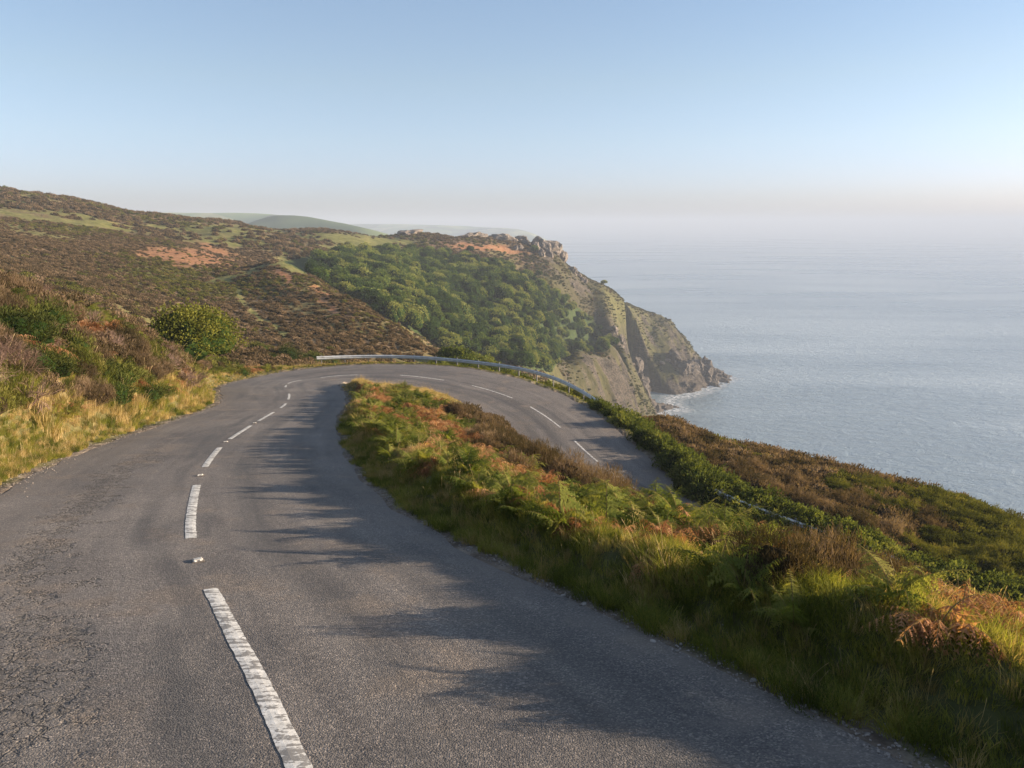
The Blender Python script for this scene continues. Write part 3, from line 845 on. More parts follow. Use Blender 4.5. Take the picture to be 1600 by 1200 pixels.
# ------------------------------------------------------------------ plant meshes
def rot_to(d):
    d = d / (np.linalg.norm(d) + 1e-9)
    a = np.cross(d, [0, 0, 1.0] if abs(d[2]) < .9 else [1.0, 0, 0]); a /= np.linalg.norm(a)
    return d, a, np.cross(d, a)

def ico(sub=2):
    import bmesh
    b = bmesh.new(); bmesh.ops.create_icosphere(b, subdivisions=sub, radius=1)
    v = np.array([tuple(q.co) for q in b.verts]); f_ = np.array([[w.index for w in q.verts] for q in b.faces]); b.free()
    return v, f_
ICO1, ICO2, ICO3 = ico(1), ico(2), ico(3)

def n3(v, s, seed):
    return (vnoise(v[:, 0] * s + 7 * seed, v[:, 1] * s + v[:, 2] * s * .7, seed) + vnoise(v[:, 2] * s - 3, v[:, 0] * s * .6 - v[:, 1] * s, seed + 5)) - 1

def bush_mesh(name, seed, R, H, n, ll, lw, mats, up=.5, lump=.35, core=.82, kind='spike', flat=0.0):
    """dome of many small sprigs on a solid core, usually coloured dark for the shade inside; mats = (leaf, core)"""
    g = np.random.default_rng(seed)
    mb = MB()
    v, f_ = ICO2
    rr = 1 + lump * n3(v, 1.6, seed) + .12 * n3(v, 4.2, seed + 2)
    sc = np.array([R, R, H])
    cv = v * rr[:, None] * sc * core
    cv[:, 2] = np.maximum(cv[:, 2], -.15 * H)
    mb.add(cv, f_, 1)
    d = g.normal(size=(n, 3)); d[:, 2] = np.abs(d[:, 2]) * 1.0 - .12; d /= np.linalg.norm(d, axis=1)[:, None]
    r2 = (1 + lump * n3(d, 1.6, seed) + .12 * n3(d, 4.2, seed + 2)) * (1 + (.30 if n > 1000 else 0) * np.clip(n3(d, 5.5, seed + 8) * 2.2, -.4, 1))
    P = d * (r2 * g.uniform(core * .97, 1.0, n))[:, None] * sc
    D = d * (1 - up) + np.array([0, 0, up]) + g.normal(size=(n, 3)) * .35
    D /= np.linalg.norm(D, axis=1)[:, None]
    A = np.cross(D, g.normal(size=(n, 3))); A /= np.linalg.norm(A, axis=1)[:, None]
    L = ll * g.uniform(.6, 1.3, n)[:, None]; Wd = lw * g.uniform(.7, 1.3, n)[:, None]
    if kind == 'spike':
        V = np.stack([P - A * Wd * .5, P + A * Wd * .5, P + D * L * .6 + A * Wd * .45, P + D * L * .6 - A * Wd * .45, P + D * L], 1).reshape(-1, 3)
        b = np.arange(n) * 5
        mb.add(V, np.stack([b, b + 1, b + 2, b + 3], 1), 0)
        mb2 = np.stack([b + 3, b + 2, b + 4], 1) + (mb.n - len(V))
        mb.t.append(mb2); mb.ti.append(np.zeros(n, int))
    else:       # leaf: a folded lozenge
        V = np.stack([P, P + D * L * .5 + A * Wd * .5, P + D * L, P + D * L * .5 - A * Wd * .5], 1).reshape(-1, 3)
        b = np.arange(n) * 4
        mb.add(V, np.stack([b, b + 1, b + 2, b + 3], 1), 0)
    return mb.mesh(name, mats)

def grass_mesh(name, seed, n, h, spread, w, lean, mats, seeds=0):
    g = np.random.default_rng(seed)
    mb = MB()
    a = g.uniform(0, 2 * math.pi, n); r = spread * np.sqrt(g.uniform(0, 1, n))
    B = np.stack([r * np.cos(a), r * np.sin(a), np.full(n, -.03)], 1)
    la = a + g.normal(size=n) * .8
    hh = h * g.uniform(.45, 1.15, n); ln = lean * g.uniform(.2, 1.2, n) * hh
    dirs = np.stack([np.cos(la), np.sin(la), np.zeros(n)], 1)
    side = np.stack([-np.sin(la + g.normal(size=n) * .7), np.cos(la), np.zeros(n)], 1)
    ww = w * g.uniform(.6, 1.3, n)[:, None]
    P1 = B + dirs * (ln * .3)[:, None] + np.array([0, 0, 1]) * (hh * .5)[:, None]
    P2 = B + dirs * ln[:, None] + np.array([0, 0, 1]) * (hh * .92)[:, None]
    V = np.stack([B - side * ww, B + side * ww, P1 + side * ww * .8, P1 - side * ww * .8, P2], 1).reshape(-1, 3)
    b = np.arange(n) * 5
    mb.add(V, np.stack([b, b + 1, b + 2, b + 3], 1), 0)
    mb.t.append(np.stack([b + 3, b + 2, b + 4], 1)); mb.ti.append(np.zeros(n, int))
    for _ in range(seeds):
        aa = g.uniform(0, 6.28); x, y = spread * .6 * math.cos(aa), spread * .6 * math.sin(aa)
        H_ = h * g.uniform(1.1, 1.7); lx, ly = g.normal(size=2) * .18 * H_
        s_ = np.array([math.sin(aa), -math.cos(aa), 0]) * .0022
        p0 = np.array([x, y, 0]); p1 = np.array([x + lx * .5, y + ly * .5, H_ * .6]); p2 = np.array([x + lx, y + ly, H_])
        p3 = p2 + np.array([lx * .25, ly * .25, H_ * .16])
        mb.add([p0 - s_, p0 + s_, p1 + s_, p1 - s_, p2 + s_, p2 - s_], [(0, 1, 2, 3), (3, 2, 4, 5)], 1)
        s2 = s_ * 2.3
        mb.add([p2 - s_, p2 + s_, (p2 + p3) / 2 + s2, (p2 + p3) / 2 - s2, p3 + s_ * .4, p3 - s_ * .4], [(0, 1, 2, 3), (3, 2, 4, 5)], 1)
    return mb.mesh(name, mats)

def frond_mesh(name, seed, L, droop, mats, curl=.2, pairs=13, fine=6):
    """a bracken frond: arching stalk, paired side branches, each with its own row of leaflets"""
    g = np.random.default_rng(seed)
    mb = MB()
    n = 14
    t = np.linspace(0, 1, n)
    x = L * (.15 * t + .75 * t ** 1.5); z = L * (.95 * t - droop * t ** 2.3)
    pts = np.stack([x, np.zeros(n), z], 1)
    w = .006 * (1 - t * .8)
    V = np.concatenate([pts + np.array([0, 1, 0]) * w[:, None], pts - np.array([0, 1, 0]) * w[:, None]])
    mb.add(V, [(i, i + 1, n + i + 1, n + i) for i in range(n - 1)], 1)
    tris = []
    for k_ in range(pairs):
        u = .28 + .70 * k_ / (pairs - 1)
        p = np.array([np.interp(u, t, pts[:, 0]), 0, np.interp(u, t, pts[:, 2])])
        p2 = np.array([np.interp(min(1, u + .05), t, pts[:, 0]), 0, np.interp(min(1, u + .05), t, pts[:, 2])])
        T = p2 - p; T /= np.linalg.norm(T) + 1e-9
        for sg in (-1, 1):
            if g.uniform() < .08: continue
            ln = L * .40 * (1 - (k_ / pairs) ** .9) * g.uniform(.7, 1.1) + .012
            S = np.array([0, sg, 0]) * .92 + T * g.uniform(.2, .55) + np.array([0, 0, -.05 - curl * g.uniform(.1, 1.6)]) + g.normal(size=3) * .08
            S /= np.linalg.norm(S)
            U = T + g.normal(size=3) * .18
            for j in range(fine):
                q = (j + g.uniform(.3, .7)) / fine
                base = p + S * ln * q + np.array([0, 0, -curl * ln * q * q * .8])
                l2 = ln * .26 * (1 - q * .8) * g.uniform(.7, 1.2)
                for s2 in (-1, 1):
                    tip = base + (U * s2 * .95 + S * .45) * l2 + np.array([0, 0, g.normal() * .2 * l2 - curl * l2 * .6])
                    wd = S * ln / fine * .46
                    tris.append((base - wd, base + wd, tip))
            tris.append((p - U * .003, p + U * .003, p + S * ln * 1.04))
    tr = np.array(tris).reshape(-1, 3)
    mb.add(tr, np.arange(len(tr)).reshape(-1, 3), 0)
    return mb.mesh(name, mats)

def twig_mesh(name, seed, R, H, n, mats):
    """bare dead shrub: forking grey twigs"""
    g = np.random.default_rng(seed); mb = MB()
    def tw(p, d, L, w, dep):
        d = d / np.linalg.norm(d)
        q = p + d * L; _, a, b = rot_to(d)
        off = [a, -.5 * a + .87 * b, -.5 * a - .87 * b]
        V = [p + o * w for o in off] + [q + o * w * .6 for o in off]
        mb.add(V, [(0, 1, 4, 3), (1, 2, 5, 4), (2, 0, 3, 5)], 0)
        if dep > 0:
            for _ in range(3 if dep > 1 else 4):
                tw(p + d * L * g.uniform(.5, 1), d + g.normal(size=3) * .45, L * g.uniform(.55, .8), w * .55, dep - 1)
    for i in range(n):
        a_ = g.uniform(0, 6.28); sp = g.uniform(.1, 1)
        tw(np.array([math.cos(a_) * R * .25, math.sin(a_) * R * .25, -.05]), np.array([math.cos(a_) * sp * R, math.sin(a_) * sp * R, H * .9]), math.hypot(R, H) * .38, .010, 3)
    return mb.mesh(name, mats)

def crown_cloud(seed, lobes, n, leaf, mats, core_scale=.74, amp=.42):
    """tree crown: leaf-sized faces through several overlapping lobes; lobes = (x, y, z, rx, rz)"""
    g = np.random.default_rng(seed); mb = MB()
    lob = np.array(lobes); per = (lob[:, 3] ** 2); per = (n * per / per.sum()).astype(int)
    for (x, y, z, rx, rz), m_ in zip(lobes, per):
        v, f_ = ICO2
        cv = v * (1 + amp * n3(v, 2.0, seed))[:, None] * np.array([rx, rx, rz]) * core_scale + [x, y, z]
        mb.add(cv, f_, 1)
        d = g.normal(size=(m_, 3)); d /= np.linalg.norm(d, axis=1)[:, None]; d[:, 2] = np.where(d[:, 2] < -.5, -d[:, 2], d[:, 2])
        rr = (1 + amp * n3(d, 2.0, seed) + .22 * n3(d, 5.0, seed + 3)) * g.uniform(.74, 1.10, m_)
        P = d * rr[:, None] * np.array([rx, rx, rz]) + [x, y, z]
        D = d + g.normal(size=(m_, 3)) * .7; D /= np.linalg.norm(D, axis=1)[:, None]
        A = np.cross(D, g.normal(size=(m_, 3))); A /= np.linalg.norm(A, axis=1)[:, None]
        L = leaf * g.uniform(.6, 1.3, m_)[:, None]
        V = np.stack([P, P + D * L * .5 + A * L * .42, P + D * L, P + D * L * .5 - A * L * .42], 1).reshape(-1, 3)
        b = np.arange(m_) * 4
        mb.add(V, np.stack([b, b + 1, b + 2, b + 3], 1), 0)
    return mb

def limb(mb, p, q, r0, r1, mi=0, k_=7):
    p, q = np.array(p, float), np.array(q, float)
    _, a, b = rot_to(q - p)
    an = np.linspace(0, 2 * math.pi, k_, endpoint=False)
    ring = np.cos(an)[:, None] * a + np.sin(an)[:, None] * b
    V = np.concatenate([p + ring * r0, q + ring * r1])
    mb.add(V, [(i, (i + 1) % k_, k_ + (i + 1) % k_, k_ + i) for i in range(k_)], mi)

# ------------------------------------------------------------------ placing
ASSET = bpy.data.collections.new('plant_patterns')       # never linked to the scene: only the source meshes of scattered cover

def scatter(name, meshes, P, scale, rotz, tilt=None, pick=None, par=None):
    """ONE object of kind stuff: its points carry small plants as geometry-node instances"""
    n = len(P)
    if n == 0: return None
    col = bpy.data.collections.new(name + '_patterns')
    for i, me in enumerate(meshes):
        o = bpy.data.objects.new('%02d_%s' % (i, me.name), me); col.objects.link(o)
    me = bpy.data.meshes.new(name)
    me.vertices.add(n); me.vertices.foreach_set('co', np.asarray(P, np.float32).ravel())
    if pick is None: pick = rng.integers(0, len(meshes), n)
    rot = np.zeros((n, 3), np.float32); rot[:, 2] = rotz
    if tilt is not None: rot[:, 0] = tilt[:, 0]; rot[:, 1] = tilt[:, 1]
    a = me.attributes.new('rot', 'FLOAT_VECTOR', 'POINT'); a.data.foreach_set('vector', rot.ravel())
    sc = np.asarray(scale, np.float32)
    if sc.ndim == 1: sc = np.repeat(sc[:, None], 3, 1)
    a = me.attributes.new('scl', 'FLOAT_VECTOR', 'POINT'); a.data.foreach_set('vector', sc.ravel())
    a = me.attributes.new('pick', 'INT', 'POINT'); a.data.foreach_set('value', np.asarray(pick, np.int32))
    o = link(name, me, par)
    ng = bpy.data.node_groups.new(name, 'GeometryNodeTree')
    ng.interface.new_socket('Geometry', in_out='INPUT', socket_type='NodeSocketGeometry')
    ng.interface.new_socket('Geometry', in_out='OUTPUT', socket_type='NodeSocketGeometry')
    N = ng.nodes; gi = N.new('NodeGroupInput'); go = N.new('NodeGroupOutput')
    ci = N.new('GeometryNodeCollectionInfo'); ci.inputs['Collection'].default_value = col
    ci.inputs['Separate Children'].default_value = True; ci.inputs['Reset Children'].default_value = True
    ip = N.new('GeometryNodeInstanceOnPoints'); ip.inputs['Pick Instance'].default_value = True
    def na(nm, typ):
        x = N.new('GeometryNodeInputNamedAttribute'); x.data_type = typ; x.inputs['Name'].default_value = nm
        return [s for s in x.outputs if s.enabled and s.name == 'Attribute'][0]
    mp = N.new('GeometryNodeMeshToPoints')
    ng.links.new(gi.outputs[0], mp.inputs['Mesh'])
    ng.links.new(mp.outputs[0], ip.inputs['Points'])
    ng.links.new(ci.outputs[0], ip.inputs['Instance'])
    ng.links.new(na('pick', 'INT'), ip.inputs['Instance Index'])
    er = N.new('FunctionNodeEulerToRotation'); ng.links.new(na('rot', 'FLOAT_VECTOR'), er.inputs[0])
    ng.links.new(er.outputs[0], ip.inputs['Rotation'])
    ng.links.new(na('scl', 'FLOAT_VECTOR'), ip.inputs['Scale'])
    ng.links.new(ip.outputs[0], go.inputs[0])
    md = o.modifiers.new('scatter', 'NODES'); md.node_group = ng
    return tag(o, kind='stuff')

def individuals(name, meshes, P, scale, rotz, label, cat, group, flat=None):
    for i in range(len(P)):
        o = link(name, meshes[i % len(meshes)], None, P[i])
        o.rotation_euler = (0, 0, rotz[i]); s = scale[i]
        o.scale = (s, s, s * (1 if flat is None else flat[i]))
        tag(o, label, cat, group)

def jitter_grid(x0, x1, y0, y1, step):
    xs = np.arange(x0, x1, step); ys = np.arange(y0, y1, step)
    X, Y = np.meshgrid(xs, ys); X = X.ravel(); Y = Y.ravel()
    return X + rng.uniform(-.5, .5, len(X)) * step, Y + rng.uniform(-.5, .5, len(X)) * step

def inview(X, Y, Z, m=60):
    px, py, z = vproj(X, Y, Z)
    return (z > 1.2) & (px > -m * 2) & (px < 1600 + m * 3) & (py < 1200 + m * 3) & (py > -50)

#@@PLANTS
# ------------------------------------------------------------------ plant patterns
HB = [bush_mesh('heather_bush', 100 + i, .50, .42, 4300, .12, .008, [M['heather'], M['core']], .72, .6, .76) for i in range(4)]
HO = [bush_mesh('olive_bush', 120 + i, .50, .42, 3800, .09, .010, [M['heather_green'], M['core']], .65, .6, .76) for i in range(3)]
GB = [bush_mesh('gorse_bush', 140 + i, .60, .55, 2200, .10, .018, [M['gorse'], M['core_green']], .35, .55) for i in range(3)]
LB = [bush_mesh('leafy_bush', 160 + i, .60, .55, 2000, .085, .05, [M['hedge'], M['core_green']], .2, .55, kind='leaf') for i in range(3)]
HBm = [bush_mesh('heather_mid', 180 + i, .55, .44, 520, .11, .035, [M['heather'], M['core']], .5, .5) for i in range(3)]
HOm = [bush_mesh('olive_mid', 190 + i, .55, .44, 520, .10, .04, [M['heather_green'], M['core']], .45, .5) for i in range(3)]
HBf = [bush_mesh('heather_far', 200 + i, .6, .42, 170, .13, .085, [M['heather'], M['core']], .4, .5) for i in range(3)]
SLf = [bush_mesh('slope_scrub', 215 + i, .6, .36, 170, .13, .085, [M['slope'], M['slope']], .4, .5) for i in range(3)]
HOf = [bush_mesh('olive_far', 210 + i, .6, .42, 170, .13, .085, [M['heather_green'], M['core']], .4, .5) for i in range(3)]
GG = [grass_mesh('grass_tuft', 220 + i, 120, .32, .20, .0048, .85, [M['grass_green'], M['seed']], 0) for i in range(4)]
GS = [grass_mesh('straw_tuft', 230 + i, 120, .34, .20, .0040, .7, [M['grass_straw'], M['seed']], 2) for i in range(3)]
GL = [grass_mesh('short_tuft', 235 + i, 110, .22, .18, .0042, .8, [M['grass_green'], M['seed']], 0) for i in range(3)]
GF = [grass_mesh('seeding_tuft', 240 + i, 30, .34, .16, .0035, .7, [M['grass_straw'], M['seed']], 3) for i in range(3)]
FR = [frond_mesh('frond', 250 + i, .55 + .07 * i, .38 + .12 * i, [M['bracken'], M['stem']], .30, 18, 7) for i in range(4)]
FD = [frond_mesh('brown_frond', 260 + i, .52 + .07 * i, .70 + .18 * i, [M['bracken_dead'], M['stem']], .75, 12, 6) for i in range(4)]

def fern_mesh(name, seed, fronds, n):
    g = np.random.default_rng(seed); mb = MB()
    src = []
    for f_ in fronds:
        co = np.empty(len(f_.vertices) * 3, np.float32); f_.vertices.foreach_get('co', co)
        src.append((co.reshape(-1, 3), [tuple(p.vertices) for p in f_.polygons], [p.material_index for p in f_.polygons]))
    for i in range(n):
        V, Fs, Mi = src[i % len(src)]
        a = i * 2 * math.pi / n + g.normal() * .3; s = g.uniform(.65, 1.1); ti = g.uniform(-.35, .25)
        X = V[:, 0] * math.cos(ti) + V[:, 2] * math.sin(ti); Z = -V[:, 0] * math.sin(ti) + V[:, 2] * math.cos(ti)
        P = np.stack([(X * math.cos(a) - V[:, 1] * math.sin(a)) * s, (X * math.sin(a) + V[:, 1] * math.cos(a)) * s, Z * s], 1)
        t3 = [q for q in Fs if len(q) == 3]; m3 = [m_ for q, m_ in zip(Fs, Mi) if len(q) == 3]
        q4 = [q for q in Fs if len(q) == 4]; m4 = [m_ for q, m_ in zip(Fs, Mi) if len(q) == 4]
        b = mb.n
        mb.V.append(P); mb.n += len(P)
        mb.t.append(np.array(t3) + b); mb.ti.append(np.array(m3)); mb.q.append(np.array(q4) + b); mb.qi.append(np.array(m4))
    return mb.mesh(name, list(fronds[0].materials))
BG = [fern_mesh('bracken', 300 + i, FR, 9) for i in range(3)]
BD = [fern_mesh('brown_bracken', 310 + i, FD, 10) for i in range(3)]

# ------------------------------------------------------------------ near ground: who grows where
I_OUT = int(np.argmin(np.hypot(RC[:, 0] + 15.9, RC[:, 1] - 51.6)))
def near_points(step, x0=-45, x1=48, y0=0, y1=80, rmax=90):
    X, Y = jitter_grid(x0, x1, y0, y1, step)
    k_ = np.hypot(X, Y) < rmax
    X, Y = X[k_], Y[k_]
    Z, D = height(X, Y, True)
    px, py, z = vproj(X, Y, Z)
    k_ = (z > 1.5) & (px > -150) & (px < 1800) & (py < 1500) & (D > .12)
    X, Y, Z, D, px, py, z = [a[k_] for a in (X, Y, Z, D, px, py, z)]
    isl = on_island(X, Y)
    _, bi, _ = road_near(X, Y, 0, len(RC))
    bank = (~isl) & (bi < I_OUT + 10)
    right = (~isl) & (bi > I_APEX)
    return X, Y, Z, D, px, py, z, isl, bank, right

def zone(px, py, blobs, X, Y, amp=18, seed=77):
    jx = px + fbm(X / 2.2, Y / 2.2, seed, 3) * amp; jy = py + fbm(X / 2.2, Y / 2.2, seed + 3, 3) * amp * .7
    g = np.zeros(px.shape)
    for b in blobs: g = np.maximum(g, blob(jx, jy, *b))
    return g
Z_HEA = [(1130, 880, 34, 10, 5), (1200, 900, 40, 12, 5), (800, 706, 62, 26, 28), (880, 732, 50, 16, 25), (965, 778, 50, 14, 10), (760, 668, 50, 10, 28), (1330, 905, 105, 32, 8), (1290, 870, 60, 22, 0)]
Z_BRN = [(640, 690, 60, 10, 28), (840, 790, 50, 12, 20), (1190, 880, 40, 14, 5), (1480, 960, 50, 16, 15), (720, 720, 40, 10, 25), (755, 655, 60, 11, 28), (600, 668, 20, 12, 0), (1100, 875, 55, 22, 8), (905, 800, 60, 16, 20), (1360, 935, 75, 18, 8), (1560, 985, 60, 20, 12), (690, 640, 60, 8, 25), (1010, 800, 60, 14, 5), (960, 860, 30, 12, 0), (650, 700, 30, 9, 0)]
Z_GRN = [(640, 655, 80, 20, 28), (720, 690, 80, 20, 28), (820, 752, 90, 24, 25), (930, 795, 80, 20, 15), (1040, 835, 90, 20, 8), (1210, 885, 90, 28, 5), (1540, 985, 130, 38, 18), (1420, 945, 60, 20, 15), (600, 650, 50, 16, 28)]
Z_DEAD = [(18, 668, 60, 36, 70), (10, 600, 50, 30, 60), (235, 560, 25, 18, 0), (-80, 640, 80, 60, 0)]
Z_BGO = [(190, 600, 55, 26, 35), (85, 590, 40, 22, 20), (100, 720, 50, 26, 10), (230, 640, 30, 22, 0), (40, 510, 60, 16, 15), (0, 700, 30, 20, 0), (330, 612, 22, 18, 0), (150, 575, 40, 14, 40), (25, 560, 40, 16, 0)]
Z_BGR = [(125, 705, 80, 34, -12), (250, 650, 60, 28, -20), (305, 625, 45, 22, -20), (185, 685, 45, 26, -10), (30, 480, 50, 8, 15), (130, 500, 50, 7, 12), (330, 590, 30, 12, 0), (60, 735, 50, 16, 0)]
Z_BBR = [(165, 660, 45, 30, 20), (240, 605, 45, 25, 20), (100, 640, 45, 25, 20), (290, 600, 30, 20, 10), (60, 540, 70, 14, 10), (160, 520, 60, 14, 8)]

BUSH = {'heather_bush': [], 'olive_bush': [], 'gorse_bush': [], 'bracken': [], 'brown_bracken': []}
def plant(kind, X, Y, Z, s, where):
    for a in zip(X, Y, Z, s): BUSH[kind].append((*a, where))

X, Y, Z, D, px, py, z, isl, bank, right = near_points(.50)
u = rng.uniform(0, 1, len(X))
# -- bank
b_ = bank & (D > 1.25 + .35 * fbm(X / 1.5, Y / 1.5, 97, 2)) & (z < 75)
dead = zone(px, py, Z_DEAD, X, Y) * (z < 32); bgo = zone(px, py, Z_BGO, X, Y); bgr = zone(px, py, Z_BGR, X, Y); bbr = zone(px, py, Z_BBR, X, Y)
nn = fbm(X / 3, Y / 3, 88, 3)
k_dead = b_ & (((dead > .5) & (u < .5)) | (u > .965))
k_gr = b_ & ~k_dead & ((bgr > .4) | (fbm(X / 1.8, Y / 1.8, 131, 3) > .42)) & (u < .85)
k_go = b_ & ~k_dead & ~k_gr & (bgo > .55) & (u < .6)
k_br = b_ & ~k_dead & ~k_go & ~k_gr & ((bbr > .5) | (nn > .35)) & (u < .8)
k_he = b_ & ~(k_dead | k_go | k_gr | k_br) & (D > 1.5)
k_gr = k_gr | (b_ & (D < 1.7) & (u < .35) & ~(k_dead | k_go | k_br))
ol = fbm(X / 2.1, Y / 2.1, 93, 3) > .12
s_ = rng.uniform(.65, 1.35, len(X))
plant('gorse_bush', X[k_go], Y[k_go], Z[k_go], s_[k_go] * .95, 'bank')
plant('bracken', X[k_gr], Y[k_gr], Z[k_gr], s_[k_gr] * 1.3, 'bank')
plant('brown_bracken', X[k_br], Y[k_br], Z[k_br], s_[k_br] * 1.15, 'bank')
plant('heather_bush', X[k_he & ~ol], Y[k_he & ~ol], Z[k_he & ~ol], s_[k_he & ~ol] * .95, 'bank')
plant('olive_bush', X[k_he & ol], Y[k_he & ol], Z[k_he & ol], s_[k_he & ol] * .95, 'bank')
DEADP = (X[k_dead], Y[k_dead], Z[k_dead], s_[k_dead])
# -- island: bracken grows thick, green and withered mixed; heather in a few clumps; short turf near the road
i_ = isl & (D > .9) & (z < 60)
hea = zone(px, py, Z_HEA, X, Y)
tip = sstep(41, 45, z)
turf = zone(px, py, [(1380, 1000, 280, 26, 10), (1250, 1050, 300, 52, 12), (1560, 1080, 200, 60, 10)], X, Y, 10)
k_h = i_ & (hea > .5) & (u < .9)
fz = fbm(X / 1.3, Y / 1.3, 121, 3)
cover = i_ & ~k_h & (D > 1.0 + .5 * fbm(X / 1.2, Y / 1.2, 124, 2)) & (turf < .5) & (u < .86) & (tip < .5)
k_b = cover & (fz > -.10 - .12 * sstep(900, 1100, px))
k_g = cover & ~k_b
plant('heather_bush', X[k_h], Y[k_h], Z[k_h], s_[k_h] * np.where(z[k_h] < 20, .8, .95), 'island')
plant('brown_bracken', X[k_b], Y[k_b], Z[k_b], s_[k_b] * 1.05, 'island')
plant('bracken', X[k_g], Y[k_g], Z[k_g], s_[k_g] * 1.0, 'island')
k_e = isl & (D > .75) & (D < 1.5) & (u > .80) & (z < 40) & ~cover
plant('bracken', X[k_e], Y[k_e], Z[k_e], s_[k_e] * 1.05, 'island')
# -- slope below the lower road
r_ = right & (D > 3.2) & (z > 25) & (px > 930)
mo = fbm(X / 4, Y / 4, 99, 3) * 1.2 + (px - 1350) / 1100 + (py - 760) / 500
k_ro = r_ & (mo > .12); k_rh = r_ & ~k_ro
k_rh &= u < .8; k_ro &= u < .8
plant('heather_bush', X[k_rh], Y[k_rh], Z[k_rh], s_[k_rh] * 1.2, 'slope')
plant('olive_bush', X[k_ro], Y[k_ro], Z[k_ro], s_[k_ro] * 1.2, 'slope')

for kd in ('bracken', 'brown_bracken'):
    for q_, t_ in enumerate(BUSH[kd]):
        u_ = vproj(np.array([t_[0]]), np.array([t_[1]]), np.array([t_[2]]))
        if 940 < u_[0][0] < 1200 and u_[1][0] < 870 and t_[4] == 'island': BUSH[kd][q_] = (*t_[:3], t_[3] * 1.3, t_[4])
LAB = {('heather_bush', 'bank'): ('brown heather bush on the bank left of the road', 'heather bushes on the left bank'),
       ('heather_bush', 'island'): ('dark brown heather bush on the grassy wedge between the two roads', 'heather bushes between the roads'),
       ('heather_bush', 'slope'): ('brown heather bush on the seaward slope below the lower road', 'heather bushes on the seaward slope'),
       ('olive_bush', 'bank'): ('olive green heather bush among brown ones on the left bank', 'olive heather on the left bank'),
       ('olive_bush', 'slope'): ('olive green low bush on the seaward slope below the lower road', 'olive bushes on the seaward slope'),
       ('gorse_bush', 'bank'): ('dark green gorse bush on the bank left of the road', 'gorse bushes on the left bank'),
       ('bracken', 'bank'): ('green bracken at the foot of the left bank', 'green bracken on the left bank'),
       ('bracken', 'island'): ('green bracken on the grassy wedge between the two roads', 'green bracken between the roads'),
       ('brown_bracken', 'bank'): ('withered rust brown bracken on the bank left of the road', 'brown bracken on the left bank'),
       ('brown_bracken', 'island'): ('withered rust brown bracken on the wedge between the two roads', 'brown bracken between the roads')}
CATS = {'heather_bush': 'heather', 'olive_bush': 'heather', 'gorse_bush': 'gorse', 'bracken': 'bracken', 'brown_bracken': 'bracken'}
SRC = {'heather_bush': HB, 'olive_bush': HO, 'gorse_bush': GB, 'bracken': BG, 'brown_bracken': BD}
MID = {'heather_bush': HBm, 'olive_bush': HOm, 'gorse_bush': GB, 'bracken': BG, 'brown_bracken': BD}
LIM = {'heather_bush': 300, 'olive_bush': 200, 'gorse_bush': 150, 'bracken': 300, 'brown_bracken': 300}
n_frond_plants = 0
for kind, lst in BUSH.items():
    lst.sort(key=lambda a: math.dist((a[0], a[1]), (0, 0)) / a[3])
    for (x, y, zz, s, wh) in lst[:LIM[kind]]:
        lab, grp = LAB[(kind, wh)]
        far = math.hypot(x, y)
        if 'bracken' in kind and far < 24 and n_frond_plants < 160:
            # near enough to pick out each frond
            n_frond_plants += 1
            o = bpy.data.objects.new(kind, None); COL.objects.link(o); o.location = (x, y, zz - .03)
            o.rotation_euler = (0, 0, random.uniform(0, 6.28)); o.scale = (s, s, s * random.uniform(.95, 1.3))
            fs = FR if kind == 'bracken' else FD
            for q in range(8):
                f_ = link('frond', fs[(q + int(x * 7)) % 4], o)
                f_.rotation_euler = (0, random.uniform(-.35, .25), q * .785 + random.uniform(-.3, .3))
                e_ = random.uniform(.65, 1.1); f_.scale = (e_, e_, e_)
        else:
            o = link(kind, random.choice(SRC[kind]), None, (x, y, zz - .03 * s))
            o.rotation_euler = (random.uniform(-.12, .12), random.uniform(-.12, .12), random.uniform(0, 6.28))
            o.scale = (s, s, s * random.uniform(.8, 1.15))
        tag(o, lab, CATS[kind], grp)
    rest = lst[LIM[kind]:]
    if rest:
        A = np.array([a[:4] for a in rest])
        scatter({'heather_bush': 'heather', 'olive_bush': 'olive_heather', 'gorse_bush': 'gorse', 'bracken': 'green_ferns', 'brown_bracken': 'brown_ferns'}[kind], MID[kind],
                A[:, :3] - [0, 0, .03], A[:, 3], rng.uniform(0, 6.28, len(A)), rng.normal(size=(len(A), 2)) * .08)
TW = [twig_mesh('dead_bush', 400 + i, .55, .55, 16, [M['dead_twig']]) for i in range(3)]
for i, (x, y, zz, s) in enumerate(zip(*DEADP)):
    o = link('dead_bush', TW[i % 3], None, (x, y, zz)); o.rotation_euler = (0, 0, i * 2.1); o.scale = (s * 1.15,) * 3
    tag(o, 'bare pale pinkish dead bush on the left bank', 'dead bush', 'bare dead bushes on the left bank')

# ------------------------------------------------------------------ grass
def grass_on(name, X, Y, Z, meshes, sc, pick=None):
    n = len(X)
    return scatter(name, meshes, np.stack([X, Y, Z], 1), sc, rng.uniform(0, 6.28, n), rng.normal(size=(n, 2)) * .1, pick)
X, Y, Z, D, px, py, z, isl, bank, right = near_points(.115, -20, 22, 0, 24, 24)
e_ = D + fbm(X * 1.2, Y * 1.2, 66, 3) * .22
near_isl = isl & (e_ > .16) & (px < 1750) & (z < 22)
hh = .55 + .5 * sstep(-.3, .4, fbm(X / 1.1, Y / 1.1, 67, 3))
hh = hh * (.55 + .45 * sstep(.3, 1.0, D)) * rng.uniform(.6, 1.3, len(X)) * (.8 + .6 * sstep(-.1, .35, fbm(X / .8, Y / .8, 73, 2)))
st = .32 * sstep(12, 17, z) + fbm(X / 1.7, Y / 1.7, 68, 3) + - .22
cov = np.maximum.reduce([zone(px, py, Z_HEA, X, Y), zone(px, py, Z_BRN, X, Y), zone(px, py, Z_GRN, X, Y)])
